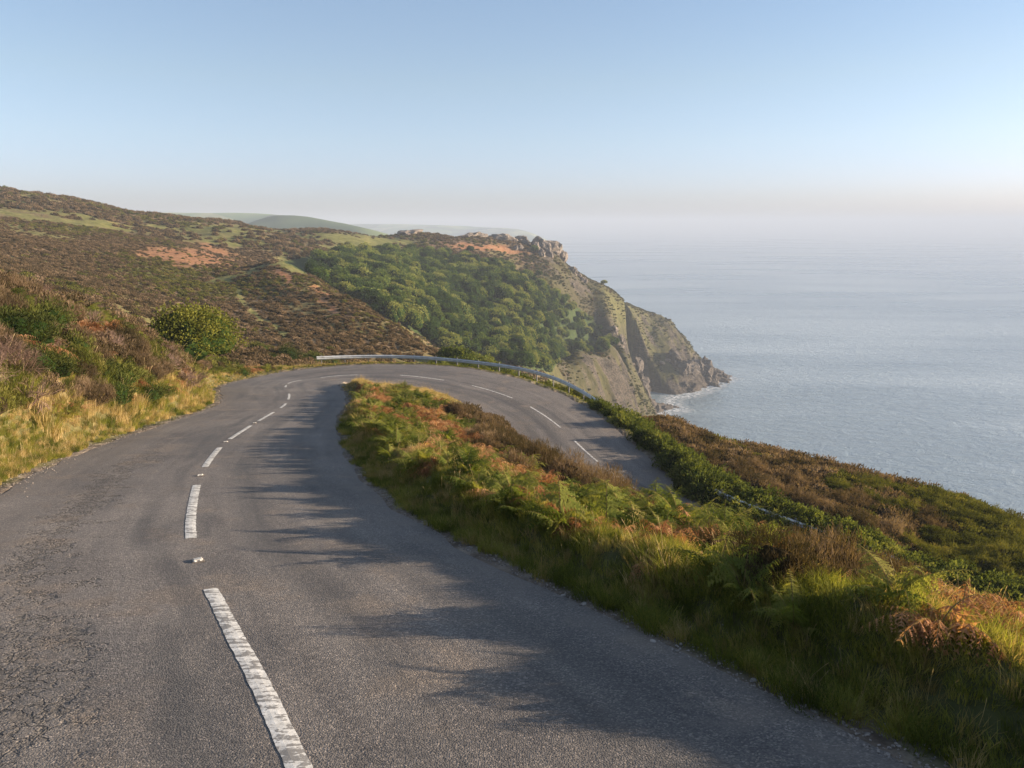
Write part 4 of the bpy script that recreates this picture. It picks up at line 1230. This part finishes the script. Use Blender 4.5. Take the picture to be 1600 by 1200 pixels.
hh = hh * (1 - .4 * cov) * (.34 + .20 * (1 - sstep(1.2, 2.2, D)) + .18 * sstep(.7, 1.5, D) * (1 - sstep(3, 5, D)))
strw = rng.uniform(0, 1, len(X)) < .16 + .4 * sstep(.0, .4, st)
p_ = np.where(strw, 4 + rng.integers(0, 3, len(X)), rng.integers(0, 4, len(X)))
p_ = np.where((~strw) & (fbm(X / 1.4, Y / 1.4, 70, 2) > -.05), 7 + rng.integers(0, 3, len(X)), p_)
seedy = rng.uniform(0, 1, len(X)) < .035
p_ = np.where(seedy & (D > 1.0), 10 + rng.integers(0, 3, len(X)), p_)
hh = np.maximum(hh, .42 + .25 * rng.uniform(0, 1, len(X)))
k_ = near_isl & (rng.uniform(0, 1, len(X)) < .95 - .35 * cov)
grass_on('tussock_grass', X[k_], Y[k_], Z[k_], GG + GS + GL + GF, hh[k_] * np.where((p_ >= 4) & (p_ < 7), .8, 1.0)[k_], p_[k_])
k_ = bank & (e_ > .3) & (D < 2.2) & (rng.uniform(0, 1, len(X)) < .95 * (1 - .7 * sstep(1.3, 2.4, D)))
p2 = np.where(rng.uniform(0, 1, len(X)) < .42, 4 + rng.integers(0, 3, len(X)), rng.integers(0, 4, len(X)))
grass_on('verge_grass', X[k_], Y[k_], Z[k_], GG + GS, hh[k_] * .95, p2[k_])
X, Y, Z, D, px, py, z, isl, bank, right = near_points(.24, -32, 20, 10, 75, 80)
rr = np.hypot(X, Y)
e_ = D + fbm(X, Y, 66, 3) * .3
hh = (.8 + .6 * sstep(-.3, .4, fbm(X / 1.5, Y / 1.5, 67, 3))) * (.6 + .4 * sstep(.3, 1.2, D)) * rng.uniform(.7, 1.25, len(X))
st = fbm(X / 2.5, Y / 2.5, 68, 3) + sstep(24, 40, z) * .55 + .22
cov = np.maximum.reduce([zone(px, py, Z_HEA, X, Y), zone(px, py, Z_BRN, X, Y), zone(px, py, Z_GRN, X, Y)]) * isl
hh = hh * (1 - .62 * cov) * (1 - .45 * sstep(36, 46, z)) * (.70 + .25 * sstep(.7, 1.5, D) * (1 - sstep(3, 5, D)))
p_ = np.where(st > .15, 4 + rng.integers(0, 3, len(X)), rng.integers(0, 4, len(X)))
k_ = isl & (e_ > .2) & (z >= 21) & (px < 1150) & (rng.uniform(0, 1, len(X)) < .85 - .45 * cov)
grass_on('long_grass', X[k_], Y[k_], Z[k_], GG + GS, hh[k_], p_[k_])
p2 = np.where(rng.uniform(0, 1, len(X)) < .5, 4 + rng.integers(0, 3, len(X)), rng.integers(0, 4, len(X)))
k_ = (~isl) & (e_ > .4) & (rr >= 23.5) & (D < np.where(bank & (z < 50), 2.3, 3.4)) & (rng.uniform(0, 1, len(X)) < .95) & (px < 1250)
grass_on('bank_grass', X[k_], Y[k_], Z[k_], GG + GS, hh[k_] * np.where(right, .9, 1.35)[k_], np.where(right, rng.integers(0, 4, len(X)), p2)[k_])

# ------------------------------------------------------------------ loose chippings along the edges
def pebble(name, seed, mat):
    v, f_ = ICO1
    g = np.random.default_rng(seed)
    return mesh_np(name, v * (1 + g.uniform(-.3, .3, len(v)))[:, None] * [1, .8, .55], f_, [mat])
M['chip'] = simple('chippings', (.22, .19, .165), .9, .2, 0, 30, .55)
PB = [pebble('chip', 500 + i, M['chip']) for i in range(4)]
pos_ = []
for side in (-1, 1):
    for i in range(0, I_APEX + 20):
        far = math.hypot(*RC[i])
        if RC[i, 1] < 0 or far > 45: continue
        n = int(90 / (1 + far * .08))
        for _ in range(n):
            f_ = abs(random.gauss(0, .20)) + .01 if side > 0 else random.gauss(.14, .22)
            lat = side * ((RR[i] if side > 0 else RL[i]) + f_)
            p = RC[i] + RN[i] * lat + RT[i] * random.uniform(-.25, .25)
            pos_.append((p[0], p[1]))
pos_ = np.array(pos_)
zz, dd = height(pos_[:, 0], pos_[:, 1], True)
_, bi, la = road_near(pos_[:, 0], pos_[:, 1], 0, len(RC))
zz = np.where(dd < .02, road_z(bi, pos_[:, 0], pos_[:, 1]) + .012, zz + .006)
scatter('gravel', PB, np.stack([pos_[:, 0], pos_[:, 1], zz], 1), rng.lognormal(-4.75, .4, len(zz)), rng.uniform(0, 6.28, len(zz)))
# a few pale stones lying in the bare strip
M['stone'] = simple('pale_stone', (.27, .24, .21), .9, .2, 0, 12, .3)
for i, (px_, py_, s) in enumerate([(880, 935, .03), (912, 948, .035), (1020, 1012, .03), (1178, 1070, .03), (514, 700, .05)]):
    best = None
    for zz_ in np.linspace(3, 40, 400):
        x, y, h_ = ray(px_, py_, zz_)
        g_ = float(height([x], [y])[0])
        if h_ < g_: best = (x, y, g_); break
    if best is None: continue
    v, f_ = ICO2
    me = mesh_np('stone', v * (1 + .35 * n3(v, 1.4, 600 + i))[:, None] * [s, s * .75, s * .5], f_, [M['stone']])
    o = link('stone', me, None, (best[0], best[1], best[2] + s * .2)); o.rotation_euler = (0, 0, i)
    tag(o, 'small pale stone lying in the dirt strip right of the road', 'stone', 'pale stones along the right road edge')

# ------------------------------------------------------------------ crash barrier round the bend
RAIL = [(486, 557, 63.5), (520, 555.5, 64.2), (600, 554, 65), (660, 556, 65), (740, 563, 63.5), (800, 571, 62), (850, 582, 59.5), (890, 598, 57), (930, 621, 54), (985, 662, 49), (1060, 722, 43.2), (1120, 764, 39.6), (1180, 796, 37.2)]
rp = catmull([ray(*q) for q in RAIL], .5)
last = rp[-1] - rp[-6]; last /= np.linalg.norm(last)
i_end = [i for i in range(len(RC)) if RC[i, 0] > 15 and RC[i, 0] < 40 and i > I_LOW]
tail = np.array([(*(RC[i] - RN[i] * (RL[i] + 1.3)), RZ[i] + .72) for i in i_end[::2]])
rp = catmull(np.vstack([rp[::6], tail]), .4)
for j in range(3): rp[:, j] = smooth1(rp[:, j], 9)
gz = height(rp[:, 0], rp[:, 1])
def galv():
    m, nt = new_mat('galvanised_steel'); t = NT(nt); p = t.pos()
    n = t.noise(p, 3, 4, .6); f_ = t.noise(t.map(p, (1, 1, 6)), 2.0, 4, .7)
    c = t.ramp(n, [(.35, (.50, .51, .52)), (.65, (.66, .67, .67))])
    c = t.mix(t.math('MULTIPLY', t.smooth(f_, .58, .72), .7), c, (.20, .15, .11))
    t.out(t.pbr(c, .42, t.bump(n, .2, .01), .5, .3))
    return m
M['galv'] = galv()
M['post'] = simple('weathered_post', (.16, .155, .15), .7, .3, .2)
barrier = bpy.data.objects.new('crash_barrier', None); COL.objects.link(barrier); barrier.location = rp[0]
tag(barrier, 'long galvanised steel crash barrier curving round the outside of the hairpin bend', 'crash barrier')
rs = np.concatenate([[0], np.cumsum(np.linalg.norm(np.diff(rp, axis=0), axis=1))])
def rail_at(s):
    p = np.array([np.interp(s, rs, rp[:, j]) for j in range(3)])
    q = np.array([np.interp(min(s + .3, rs[-1]), rs, rp[:, j]) for j in range(3)]); q0 = np.array([np.interp(max(s - .3, 0), rs, rp[:, j]) for j in range(3)])
    T = q - q0; T /= np.linalg.norm(T); N_ = np.array([T[1], -T[0], 0]); N_ /= np.linalg.norm(N_)     # towards the road
    return p, T, N_
PROF = [(.02, .0), (.0, -.015), (.045, -.055), (.083, -.075), (.083, -.10), (.03, -.14), (.015, -.155), (.03, -.17), (.083, -.21), (.083, -.235), (.045, -.255), (.0, -.295), (.02, -.31)]
seg = 4.0; nseg = int(rs[-1] / seg)
for k_ in range(nseg):
    V = []; m_ = 8
    s0, s1 = k_ * seg, (k_ + 1) * seg + .22
    for i in range(m_ + 1):
        p, T, N_ = rail_at(s0 + (s1 - s0) * i / m_)
        lap = .004 * (k_ % 2)
        for side in (0, .004):
            for (o_, h_) in PROF:
                V.append(p + N_ * (o_ - side + lap) + np.array([0, 0, h_]) - np.array(rp[0]))
    L = len(PROF); Q = []
    for i in range(m_):
        a = i * 2 * L; b = (i + 1) * 2 * L
        for j in range(L - 1):
            Q.append((a + j, a + j + 1, b + j + 1, b + j)); Q.append((a + L + j, b + L + j, b + L + j + 1, a + L + j + 1))
        Q.append((a, b, b + L, a + L)); Q.append((a + L - 1, a + 2 * L - 1, b + 2 * L - 1, b + L - 1))
    link('beam', mesh_np('beam', V, np.array(Q), [M['galv']], smooth=False), barrier)
pm = MB(); box(pm, (0, 0, -.45), (.11, .06, 1.1)); box(pm, (0, .055, -.11), (.10, .05, .20))
post_me = pm.mesh('post', [M['post']])
for k_ in range(nseg * 2):
    p, T, N_ = rail_at(k_ * 2.0 + .4)
    o = link('post', post_me, barrier); q = p - N_ * .075 - np.array(rp[0])
    o.location = (q[0], q[1], q[2] - .03); o.rotation_euler = (0, 0, math.atan2(T[1], T[0]) + math.pi)

# ------------------------------------------------------------------ hedge of leafy shrubs growing through the barrier
def at_ground(px_, py_, z0, z1, n=400):
    for zz_ in np.linspace(z0, z1, n):
        x, y, h_ = ray(px_, py_, zz_)
        g_ = float(height([x], [y])[0])
        if h_ <= g_: return np.array([x, y, g_])
    x, y, h_ = ray(px_, py_, (z0 + z1) / 2); return np.array([x, y, float(height([x], [y])[0])])
s_h0 = rs[int(np.argmin(np.abs(vproj(rp[:, 0], rp[:, 1], rp[:, 2])[0] - 940)))]
hs = s_h0
while hs < min(rs[-1] - 1, s_h0 + 46):
    p, T, N_ = rail_at(hs)
    for off in (-1.15, -.1, .55):
        if off > 0 and random.random() < .45: continue
        vis = hs - s_h0 > 5.0 and hs - s_h0 < 7.5
        if vis and off > -1: continue
        q = p + N_ * (off + random.uniform(-.25, .25)) + T * random.uniform(-.3, .3)
        g_ = float(height([q[0]], [q[1]])[0])
        o = link('hedge_shrub', random.choice(LB), None, (q[0], q[1], g_ + .05))
        s = random.uniform(1.25, 1.85) * (.8 if off > 0 else 1)
        o.scale = (s, s, s * random.uniform(.85, 1.2)); o.rotation_euler = (0, 0, random.uniform(0, 6))
        tag(o, 'bright green leafy shrub growing along the crash barrier of the lower road', 'shrub', 'leafy shrubs along the crash barrier')
    hs += .7
for i in range(56):          # ragged low growth at the foot of the barrier, left part
    s = s_h0 * (.28 + .70 * i / 56) + random.uniform(-.5, .5)
    p, T, N_ = rail_at(s); q = p - N_ * random.uniform(.35, .9); g_ = float(height([q[0]], [q[1]])[0])
    o = link('low_shrub', random.choice(LB + GB), None, (q[0], q[1], g_)); e_ = random.uniform(.8, 1.1) + .5 * i / 56
    o.scale = (e_, e_, e_); tag(o, 'low scrubby bush just behind the crash barrier on the bend', 'shrub', 'scrub behind the crash barrier')

# ------------------------------------------------------------------ trees
def make_tree(name, seed, H, R, lobes_n, leaf, nleaf, leafmat_, trunk_r, squat=.75):
    g = np.random.default_rng(seed)
    lob = []
    for i in range(lobes_n):
        a = i * 2.4 + g.uniform(0, .8); rr_ = R * (.15 + .55 * math.sqrt(i / lobes_n)); q = g.uniform(.42, .62) * R
        lob.append((math.cos(a) * rr_, math.sin(a) * rr_, H * (.78 - .30 * (i / lobes_n)) + g.normal() * H * .05, q, q * squat))
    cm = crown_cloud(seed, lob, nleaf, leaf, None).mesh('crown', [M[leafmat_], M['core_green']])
    tb = MB()
    limb(tb, (0, 0, -1.6), (.03 * H, .02 * H, H * .38), trunk_r, trunk_r * .7)
    for (x, y, zz_, q, _) in lob:
        limb(tb, (.03 * H, .02 * H, H * .34), (x * .8, y * .8, zz_), trunk_r * .45, trunk_r * .12, 0, 5)
    return cm, tb.mesh('trunk', [M['bark']], True)
def put_tree(name, pair, loc, s, rz, label, cat, group=None):
    o = bpy.data.objects.new(name, None); COL.objects.link(o); o.location = loc; o.rotation_euler = (0, 0, rz); o.scale = s if isinstance(s, tuple) else (s, s, s)
    link('crown', pair[0], o); link('trunk', pair[1], o)
    return tag(o, label, cat, group)
haw = make_tree('hawthorn', 701, 3.9, 2.9, 21, .16, 17000, 'hawthorn', .16, .8)
hp = ray(303, 548, 46); hg = float(height([hp[0]], [hp[1]])[0])
put_tree('hawthorn_tree', haw, (hp[0] - .2, hp[1], hg + .35), (.88, .85, .86), .6, 'round bushy yellow-green hawthorn standing alone on the left bank', 'tree')

TP = [make_tree('broadleaf_tree', 720 + i, 7.5, 3.4 + .25 * i, 7 + 2 * i, .55, 1700, 'tree', .22, .9 + .06 * i) for i in range(6)]
X, Y = jitter_grid(-140, 130, 160, 560, 4.4)
Z = height(X, Y); px, py, z = vproj(X, Y, Z)
k_ = (px > 488) & (np.hypot(X, Y) > 215) & inpoly(px + fbm(X / 12, Y / 12, 801, 2) * 8, py - 2, WOOD) & (np.hypot(X, Y) > 190) & (rng.uniform(0, 1, len(X)) < .96)
T_ = np.stack([X, Y, Z, z, px, py], 1)[k_]
# scattered trees outside the wood: pixel, depth
for (a, b, c) in [(860, 470, 490), (905, 470, 540), (880, 480, 500), (930, 500, 545), (960, 512, 560), (842, 455, 520), (690, 400, 470), (735, 408, 500), (870, 560, 400), (855, 572, 380), (885, 548, 430), (835, 430, 560), (620, 395, 450)]:
    x, y, _ = ray(a, b, c); g_ = float(height([x], [y])[0]); T_ = np.vstack([T_, [x, y, g_, c, a, b]])
T_ = T_[np.argsort(T_[:, 3])]
for i, q in enumerate(T_[:300]):
    e_ = random.uniform(.38, .92)
    put_tree('broadleaf_tree', TP[i % 6], (q[0], q[1], q[2] - .6), (e_ * random.uniform(.85, 1.2), e_, e_ * random.uniform(.75, 1.15)), random.uniform(0, 6.28), 'green broadleaf tree in the wood on the headland slope', 'tree', 'broadleaf trees of the headland wood')
if len(T_) > 300:
    rest = T_[300:]; TW_ = []
    for i, (c_, t_) in enumerate(TP): TW_.append(c_)
    scatter('far_wood', TW_, rest[:, :3] - [0, 0, .6], rng.uniform(.38, .92, len(rest)), rng.uniform(0, 6.28, len(rest)))
print('TREES', len(T_))
# sunlit trees and dark bushes just beyond the bend
NT_ = [make_tree('near_tree', 760 + i, 5.5, 3.0, 9, .26, 6000, 'hedge', .18, .85) for i in range(3)]
near_trees = [(715, 575, 100, 1.0), (745, 580, 104, 1.1), (772, 592, 100, 1.1), (800, 600, 104, 1.0), (738, 560, 122, .9), (775, 572, 128, 1.0), (700, 558, 118, .7), (830, 612, 110, 1.0), (805, 585, 134, 1.0), (845, 596, 150, 1.1), (870, 612, 150, 1.0), (690, 568, 96, .7)]
for i, (a, b, c, s) in enumerate(near_trees):
    x, y, _ = ray(a, b, c); g_ = float(height([x], [y])[0])
    put_tree('scrub_tree', NT_[i % 3], (x, y, g_ - .5), s, i * 1.3, 'sunlit yellow-green tree just beyond the crash barrier on the bend', 'tree', 'sunlit trees beyond the bend')
DB = [bush_mesh('dark_bush', 780 + i, 1.5, 1.3, 4200, .14, .05, [M['gorse'], M['core_green']], .2, .5, kind='leaf') for i in range(2)]
for i, (a, b, c, s, lab) in enumerate([(703, 562, 68, .95, 'dark rounded gorse bush rising behind the barrier in mid bend'), (745, 570, 69, .6, 'smaller dark bush behind the barrier, right of the rounded gorse'),
        (404, 548, 86, .9, 'dark green bush left of the barrier end at the foot of the moor'), (447, 552, 84, 1.0, 'olive bush just left of the barrier end'), (486, 550, 90, 1.15, 'yellow-green bush behind the left end of the barrier'),
        (520, 553, 90, .8, 'low dark bush behind the barrier near its left end'), (466, 548, 88, .7, 'small bush between two larger ones left of the barrier end'), (560, 554, 92, .5, 'very low bush behind the left third of the barrier'),
        (350, 578, 47, .62, 'green leafy bush at the foot of the bank below the hawthorn'), (372, 582, 52, .5, 'green bush low on the bank nearest the bend'), (232, 505, 52, .55, 'small dark bush left of the hawthorn on the bank top'), (424, 560, 68, .5, 'low green bush on the grass before the barrier end')]):
    if i in (8, 9, 11): x, y, g_ = at_ground(a, b, 12, c * 1.3, 900)
    else: x, y, _ = ray(a, b, c); g_ = float(height([x], [y])[0])
    o = link('bush', (DB + [LB[0], GB[0]])[i % 2] if i not in (8, 9, 11) else DB[0], None, (x, y, g_ - .1)); o.scale = (s, s, s); o.rotation_euler = (0, 0, i)
    tag(o, lab, 'bush')
for (a, b, c, s, me, lab) in [(1480, 782, 52, .55, DB[0], 'dark windswept bush standing on the brow against the sea'), (1548, 800, 50, .8, LB[0], 'bright green leafy bush on the brow at the far right'), (1575, 812, 49, .7, LB[1], 'low green shrub at the far right end of the brow')]:
    x, y, _ = ray(a, b, c); g_ = float(height([x], [y])[0])
    o = link('bush', me, None, (x, y, g_)); o.scale = (s * 1.5, s, s); tag(o, lab, 'bush')
x, y, _ = ray(943, 450, 624); g_ = float(height([x], [y])[0])
put_tree('lone_tree', TP[0], (x, y, g_ - 1), .75, 0, 'small lone tree on the headland skyline above the sea', 'tree')
x, y, _ = ray(989, 482, 646); g_ = float(height([x], [y])[0])
put_tree('lone_tree', TP[1], (x, y, g_ - 2), .5, 0, 'tiny windswept tree lower down the headland skyline', 'tree')

# ------------------------------------------------------------------ moorland cover out to the headland
def moor(name, x0, x1, y0, y1, step, rmin, rmax, meshes_b, meshes_o, s0, s1, pxmax=1700):
    X, Y = jitter_grid(x0, x1, y0, y1, step)
    r = np.hypot(X, Y); k_ = (r > rmin) & (r < rmax); X, Y, r = X[k_], Y[k_], r[k_]
    Z, D = height(X, Y, True); px, py, z = vproj(X, Y, Z)
    k_ = (z > 5) & (px > -60) & (px < pxmax + fbm(X / 15, Y / 15, 69, 3) * 30) & (Z > SEA + 12) & (D > 4) & (py < 1200)
    X, Y, Z, D, px, py, z = [a[k_] for a in (X, Y, Z, D, px, py, z)]
    e = 1.0
    sl = np.hypot(height(X + e, Y) - Z, height(X, Y + e) - Z) / e
    Wt = weights(X, Y, Z, D, sl)
    bare = np.maximum.reduce([Wt['grass'], Wt['fern'] * .9, Wt['wood'], Wt['rock'], Wt['dirt']])
    k_ = rng.uniform(0, 1, len(X)) > bare * 1.05 + .08
    if name == 'headland_scrub':      # thickets and open ground, not an even sprinkle
        k_ &= rng.uniform(0, 1, len(X)) < sstep(-.25, .25, fbm(X / 11, Y / 11, 141, 3)) * .95 + .08
    X, Y, Z, px, py = [a[k_] for a in (X, Y, Z, px, py)]
    ol = (fbm(X / 25, Y / 25, 905, 4) + rng.normal(size=len(X)) * .22 + sstep(800, 1000, px) * .3) > .27
    pk = np.where(ol, len(meshes_b) + rng.integers(0, len(meshes_o), len(X)), rng.integers(0, len(meshes_b), len(X)))
    scatter(name, meshes_b + meshes_o, np.stack([X, Y, Z - .05], 1), s0 + (s1 - s0) * rng.uniform(0, 1, len(X)) ** 2 * 1.4, rng.uniform(0, 6.28, len(X)), None, pk)
    print(name, len(X))
moor('moorland_heather', -260, 60, 50, 330, 1.05, 62, 330, HBf, HOf, .55, 1.15)
moor('distant_heather', -420, 320, 300, 760, 2.8, 330, 760, HBf, HOf, 1.3, 2.8, 835)
moor('headland_scrub', 10, 260, 330, 760, 1.35, 380, 760, SLf + HBf[:1], SLf, .8, 2.0)
moor('seaward_heather', 5, 110, 30, 110, 1.0, 60, 110, HBf, HOf, .7, 1.6)

# ------------------------------------------------------------------ crags and shore rocks
def rock_mesh(seed, s, mat, rough=.5):
    v, f_ = ICO3
    d = v * (1 + rough * .9 * n3(v, 1.3, seed) + rough * .7 * n3(v, 3.3, seed + 1) + rough * .35 * n3(v, 7.5, seed + 2))[:, None]
    q = .22; d = np.round(d / q + n3(v, 9, seed)[:, None] * .3) * q * .45 + d * .55
    return mesh_np('rock', d * np.array(s), f_, [mat])
crags = [(850, 386, 588, (11, 6, 5)), (866, 402, 590, (9, 6, 7)), (876, 411, 592, (5, 5, 6)), (842, 396, 580, (6, 5, 6)), (852, 412, 575, (4, 4, 6)), (838, 408, 570, (3, 3, 4)), (846, 424, 560, (3, 3, 4)), (858, 424, 565, (3, 3, 5)),
         (815, 385, 575, (8, 5, 4)), (785, 378, 570, (10, 6, 4)), (740, 372, 560, (12, 7, 4)), (640, 364, 530, (14, 8, 3)), (895, 440, 585, (4, 3, 4)), (912, 452, 590, (3, 3, 4)), (905, 443, 590, (2, 2, 3)), (812, 410, 555, (3, 3, 3)), (806, 412, 553, (2, 2, 3)),
         (998, 496, 640, (3, 3, 6)), (1000, 510, 640, (4, 3, 4)), (990, 505, 632, (3, 3, 4)), (1006, 500, 645, (3, 3, 5)), (1035, 530, 668, (3, 2, 2)), (1045, 535, 672, (3, 2, 2)), (970, 540, 560, (4, 4, 7)), (980, 530, 566, (3, 3, 6)), (960, 518, 560, (3, 3, 4)), (895, 462, 560, (2, 2, 2))]
for i, (a, b, c, s) in enumerate(crags):
    x, y, _ = ray(a, b, c); g_ = float(height([x], [y])[0])
    o = link('rock', rock_mesh(850 + i, s, M['rock']), None, (x, y, g_ + s[2] * .05)); o.rotation_euler = (0, 0, i * .7)
    tag(o, 'pale weathered rock outcrop jutting from the headland', 'rock', 'rock outcrops on the headland')
shore = [(1000, 622, 575, (7, 6, 9)), (1012, 618, 590, (8, 6, 8)), (1020, 628, 600, (9, 7, 6)), (1032, 630, 606, (9, 5, 5)), (1044, 633, 610, (8, 4, 3.5)), (1056, 637, 612, (5, 3, 2)), (1008, 636, 596, (6, 5, 4)), (1018, 640, 598, (6, 4, 3)),
         (1060, 612, 682, (7, 6, 8)), (1075, 608, 690, (8, 6, 8)), (1088, 604, 700, (8, 6, 8)), (1098, 596, 708, (8, 7, 10)), (1100, 582, 712, (6, 6, 10)), (1108, 592, 716, (7, 6, 7)), (1116, 590, 722, (7, 5, 5)), (1124, 588, 728, (6, 5, 4)), (1132, 588, 732, (6, 4, 3)), (1139, 588, 735, (4, 3, 2)),
         (1118, 597, 705, (4, 3, 3)), (1106, 603, 698, (4, 3, 3)), (1070, 617, 672, (4, 3, 2.5)), (992, 610, 560, (6, 5, 9)), (1050, 606, 684, (6, 5, 7))]
for i, (a, b, c, s) in enumerate(shore):
    x, y, _ = ray(a, b, c); g_ = max(float(height([x], [y])[0]), SEA - 1.0)
    o = link('shore_rock', rock_mesh(900 + i, s, M['wet_rock'], .6), None, (x, y, g_ + s[2] * .12)); o.rotation_euler = (0, 0, i * 1.1)
    tag(o, 'dark jagged rock at the waterline below the headland', 'rock', 'dark rocks along the shore')

# ------------------------------------------------------------------ surf round the rocks
def foam_mat():
    m, nt = new_mat('foam'); t = NT(nt); p = t.pos()
    n = t.noise(p, .28, 5, .75, .6)
    f_ = t.math('MULTIPLY', t.smooth(n, .45, .56), t.attr('cover'))
    a = t.n('ShaderNodeBsdfTransparent'); d = t.n('ShaderNodeBsdfDiffuse'); d.inputs[0].default_value = (.75, .76, .76, 1)
    mx = t.n('ShaderNodeMixShader'); t.l(f_, mx.inputs[0]); t.l(a.outputs[0], mx.inputs[1]); t.l(d.outputs[0], mx.inputs[2])
    t.out(mx.outputs[0]); return m
path = [(1002, 646), (1020, 648), (1040, 644), (1062, 640), (1050, 634), (1052, 622), (1075, 618), (1095, 612), (1112, 605), (1126, 597), (1144, 589)]
fp = catmull([(*ray(a, b, -SEA / kk(b))[:2],) for a, b in path], 2)
nf = len(fp); V = []; cv = []
for i, p in enumerate(fp):
    tg = fp[min(i + 1, nf - 1)] - fp[max(i - 1, 0)]; tg /= np.linalg.norm(tg) + 1e-9; nrm = np.array([tg[1], -tg[0]])
    for j in range(-4, 5):
        q = p + nrm * j * 3.4; V.append((q[0], q[1], SEA + .15)); cv.append(1 - (abs(j) / 4) ** 1.5)
Q = [(i * 9 + j, i * 9 + j + 1, (i + 1) * 9 + j + 1, (i + 1) * 9 + j) for i in range(nf - 1) for j in range(8)]
fm = mesh_np('surf', V, np.array(Q), [foam_mat()])
a = fm.attributes.new('cover', 'FLOAT', 'POINT'); a.data.foreach_set('value', np.array(cv, np.float32))
tag(link('surf', fm), kind='stuff')

# ------------------------------------------------------------------ tell alike things apart by where they stand
bpy.context.view_layer.update()
ONES = 'zeroth first second third fourth fifth sixth seventh eighth ninth tenth eleventh twelfth thirteenth fourteenth fifteenth sixteenth seventeenth eighteenth nineteenth'.split()
TENS = {2: 'twent', 3: 'thirt', 4: 'fort', 5: 'fift', 6: 'sixt', 7: 'sevent'}
def ordinal(n):
    if n < 20: return ONES[n]
    t, u = divmod(n, 10)
    return TENS.get(t, 'eight') + ('ieth' if u == 0 else 'y-' + ONES[u])
LEVELS = [(0, 'the headland crag'), (418, 'pale rocks under crag'), (440, 'the lone skyline tree'), (458, 'the hawthorn top'), (475, 'the tiny skyline tree'), (492, 'the hawthorn middle'), (508, 'the upper cove'),
          (525, 'the hawthorn foot'), (545, 'the barrier top'), (575, 'the wedge tip'), (603, 'the smallest dashes'), (632, 'the fifth white dash'), (660, 'the fourth white dash'), (695, 'the third white dash'),
          (732, 'the second road stud'), (757, 'the second dash top'), (800, 'the second dash foot'), (848, 'the nearest road stud'), (895, 'the nearest dash top'), (960, 'the nearest dash middle')]
SHORT = {'broadleaf trees of the headland wood': 'broadleaf tree of the headland wood', 'olive bushes on the seaward slope': 'olive green bush on the seaward slope', 'leafy shrubs along the crash barrier': 'leafy hedge shrub by the barrier',
         'heather bushes on the left bank': 'brown heather on the left bank', 'green bracken between the roads': 'green bracken between the roads', 'heather bushes between the roads': 'dark heather between the roads',
         'heather bushes on the seaward slope': 'brown heather on the seaward slope', 'olive heather on the left bank': 'olive heather on the left bank', 'gorse bushes on the left bank': 'dark gorse on the left bank',
         'green bracken on the left bank': 'green bracken on the left bank', 'brown bracken on the left bank': 'withered bracken on the left bank', 'brown bracken between the roads': 'withered bracken between the roads',
         'bare dead bushes on the left bank': 'pale dead bush on the left bank', 'scrub behind the crash barrier': 'low scrub behind the barrier', 'sunlit trees beyond the bend': 'sunlit tree beyond the barrier',
         'rock outcrops on the headland': 'pale rock outcrop', 'dark rocks along the shore': 'dark shore rock', 'pale stones along the right road edge': 'small pale roadside stone'}
bins = {}
for o in SC.objects:
    g = o.get('group')
    if g in SHORT and o.parent is None:
        px, py, z = vproj(np.array([o.location[0]]), np.array([o.location[1]]), np.array([o.location[2]]))
        lv = [t_ for y_, t_ in LEVELS if py[0] >= y_][-1]
        bins.setdefault((g, lv), []).append((float(px[0]), o))
for (g, lv), lst in bins.items():
    lst.sort(key=lambda a: a[0])
    for i, (_, o) in enumerate(lst):
        if len(lst) == 1: o['label'] = '%s, the only one level with %s' % (SHORT[g], lv)
        else: o['label'] = '%s, %s from left level with %s' % (SHORT[g], ordinal(i + 1), lv)
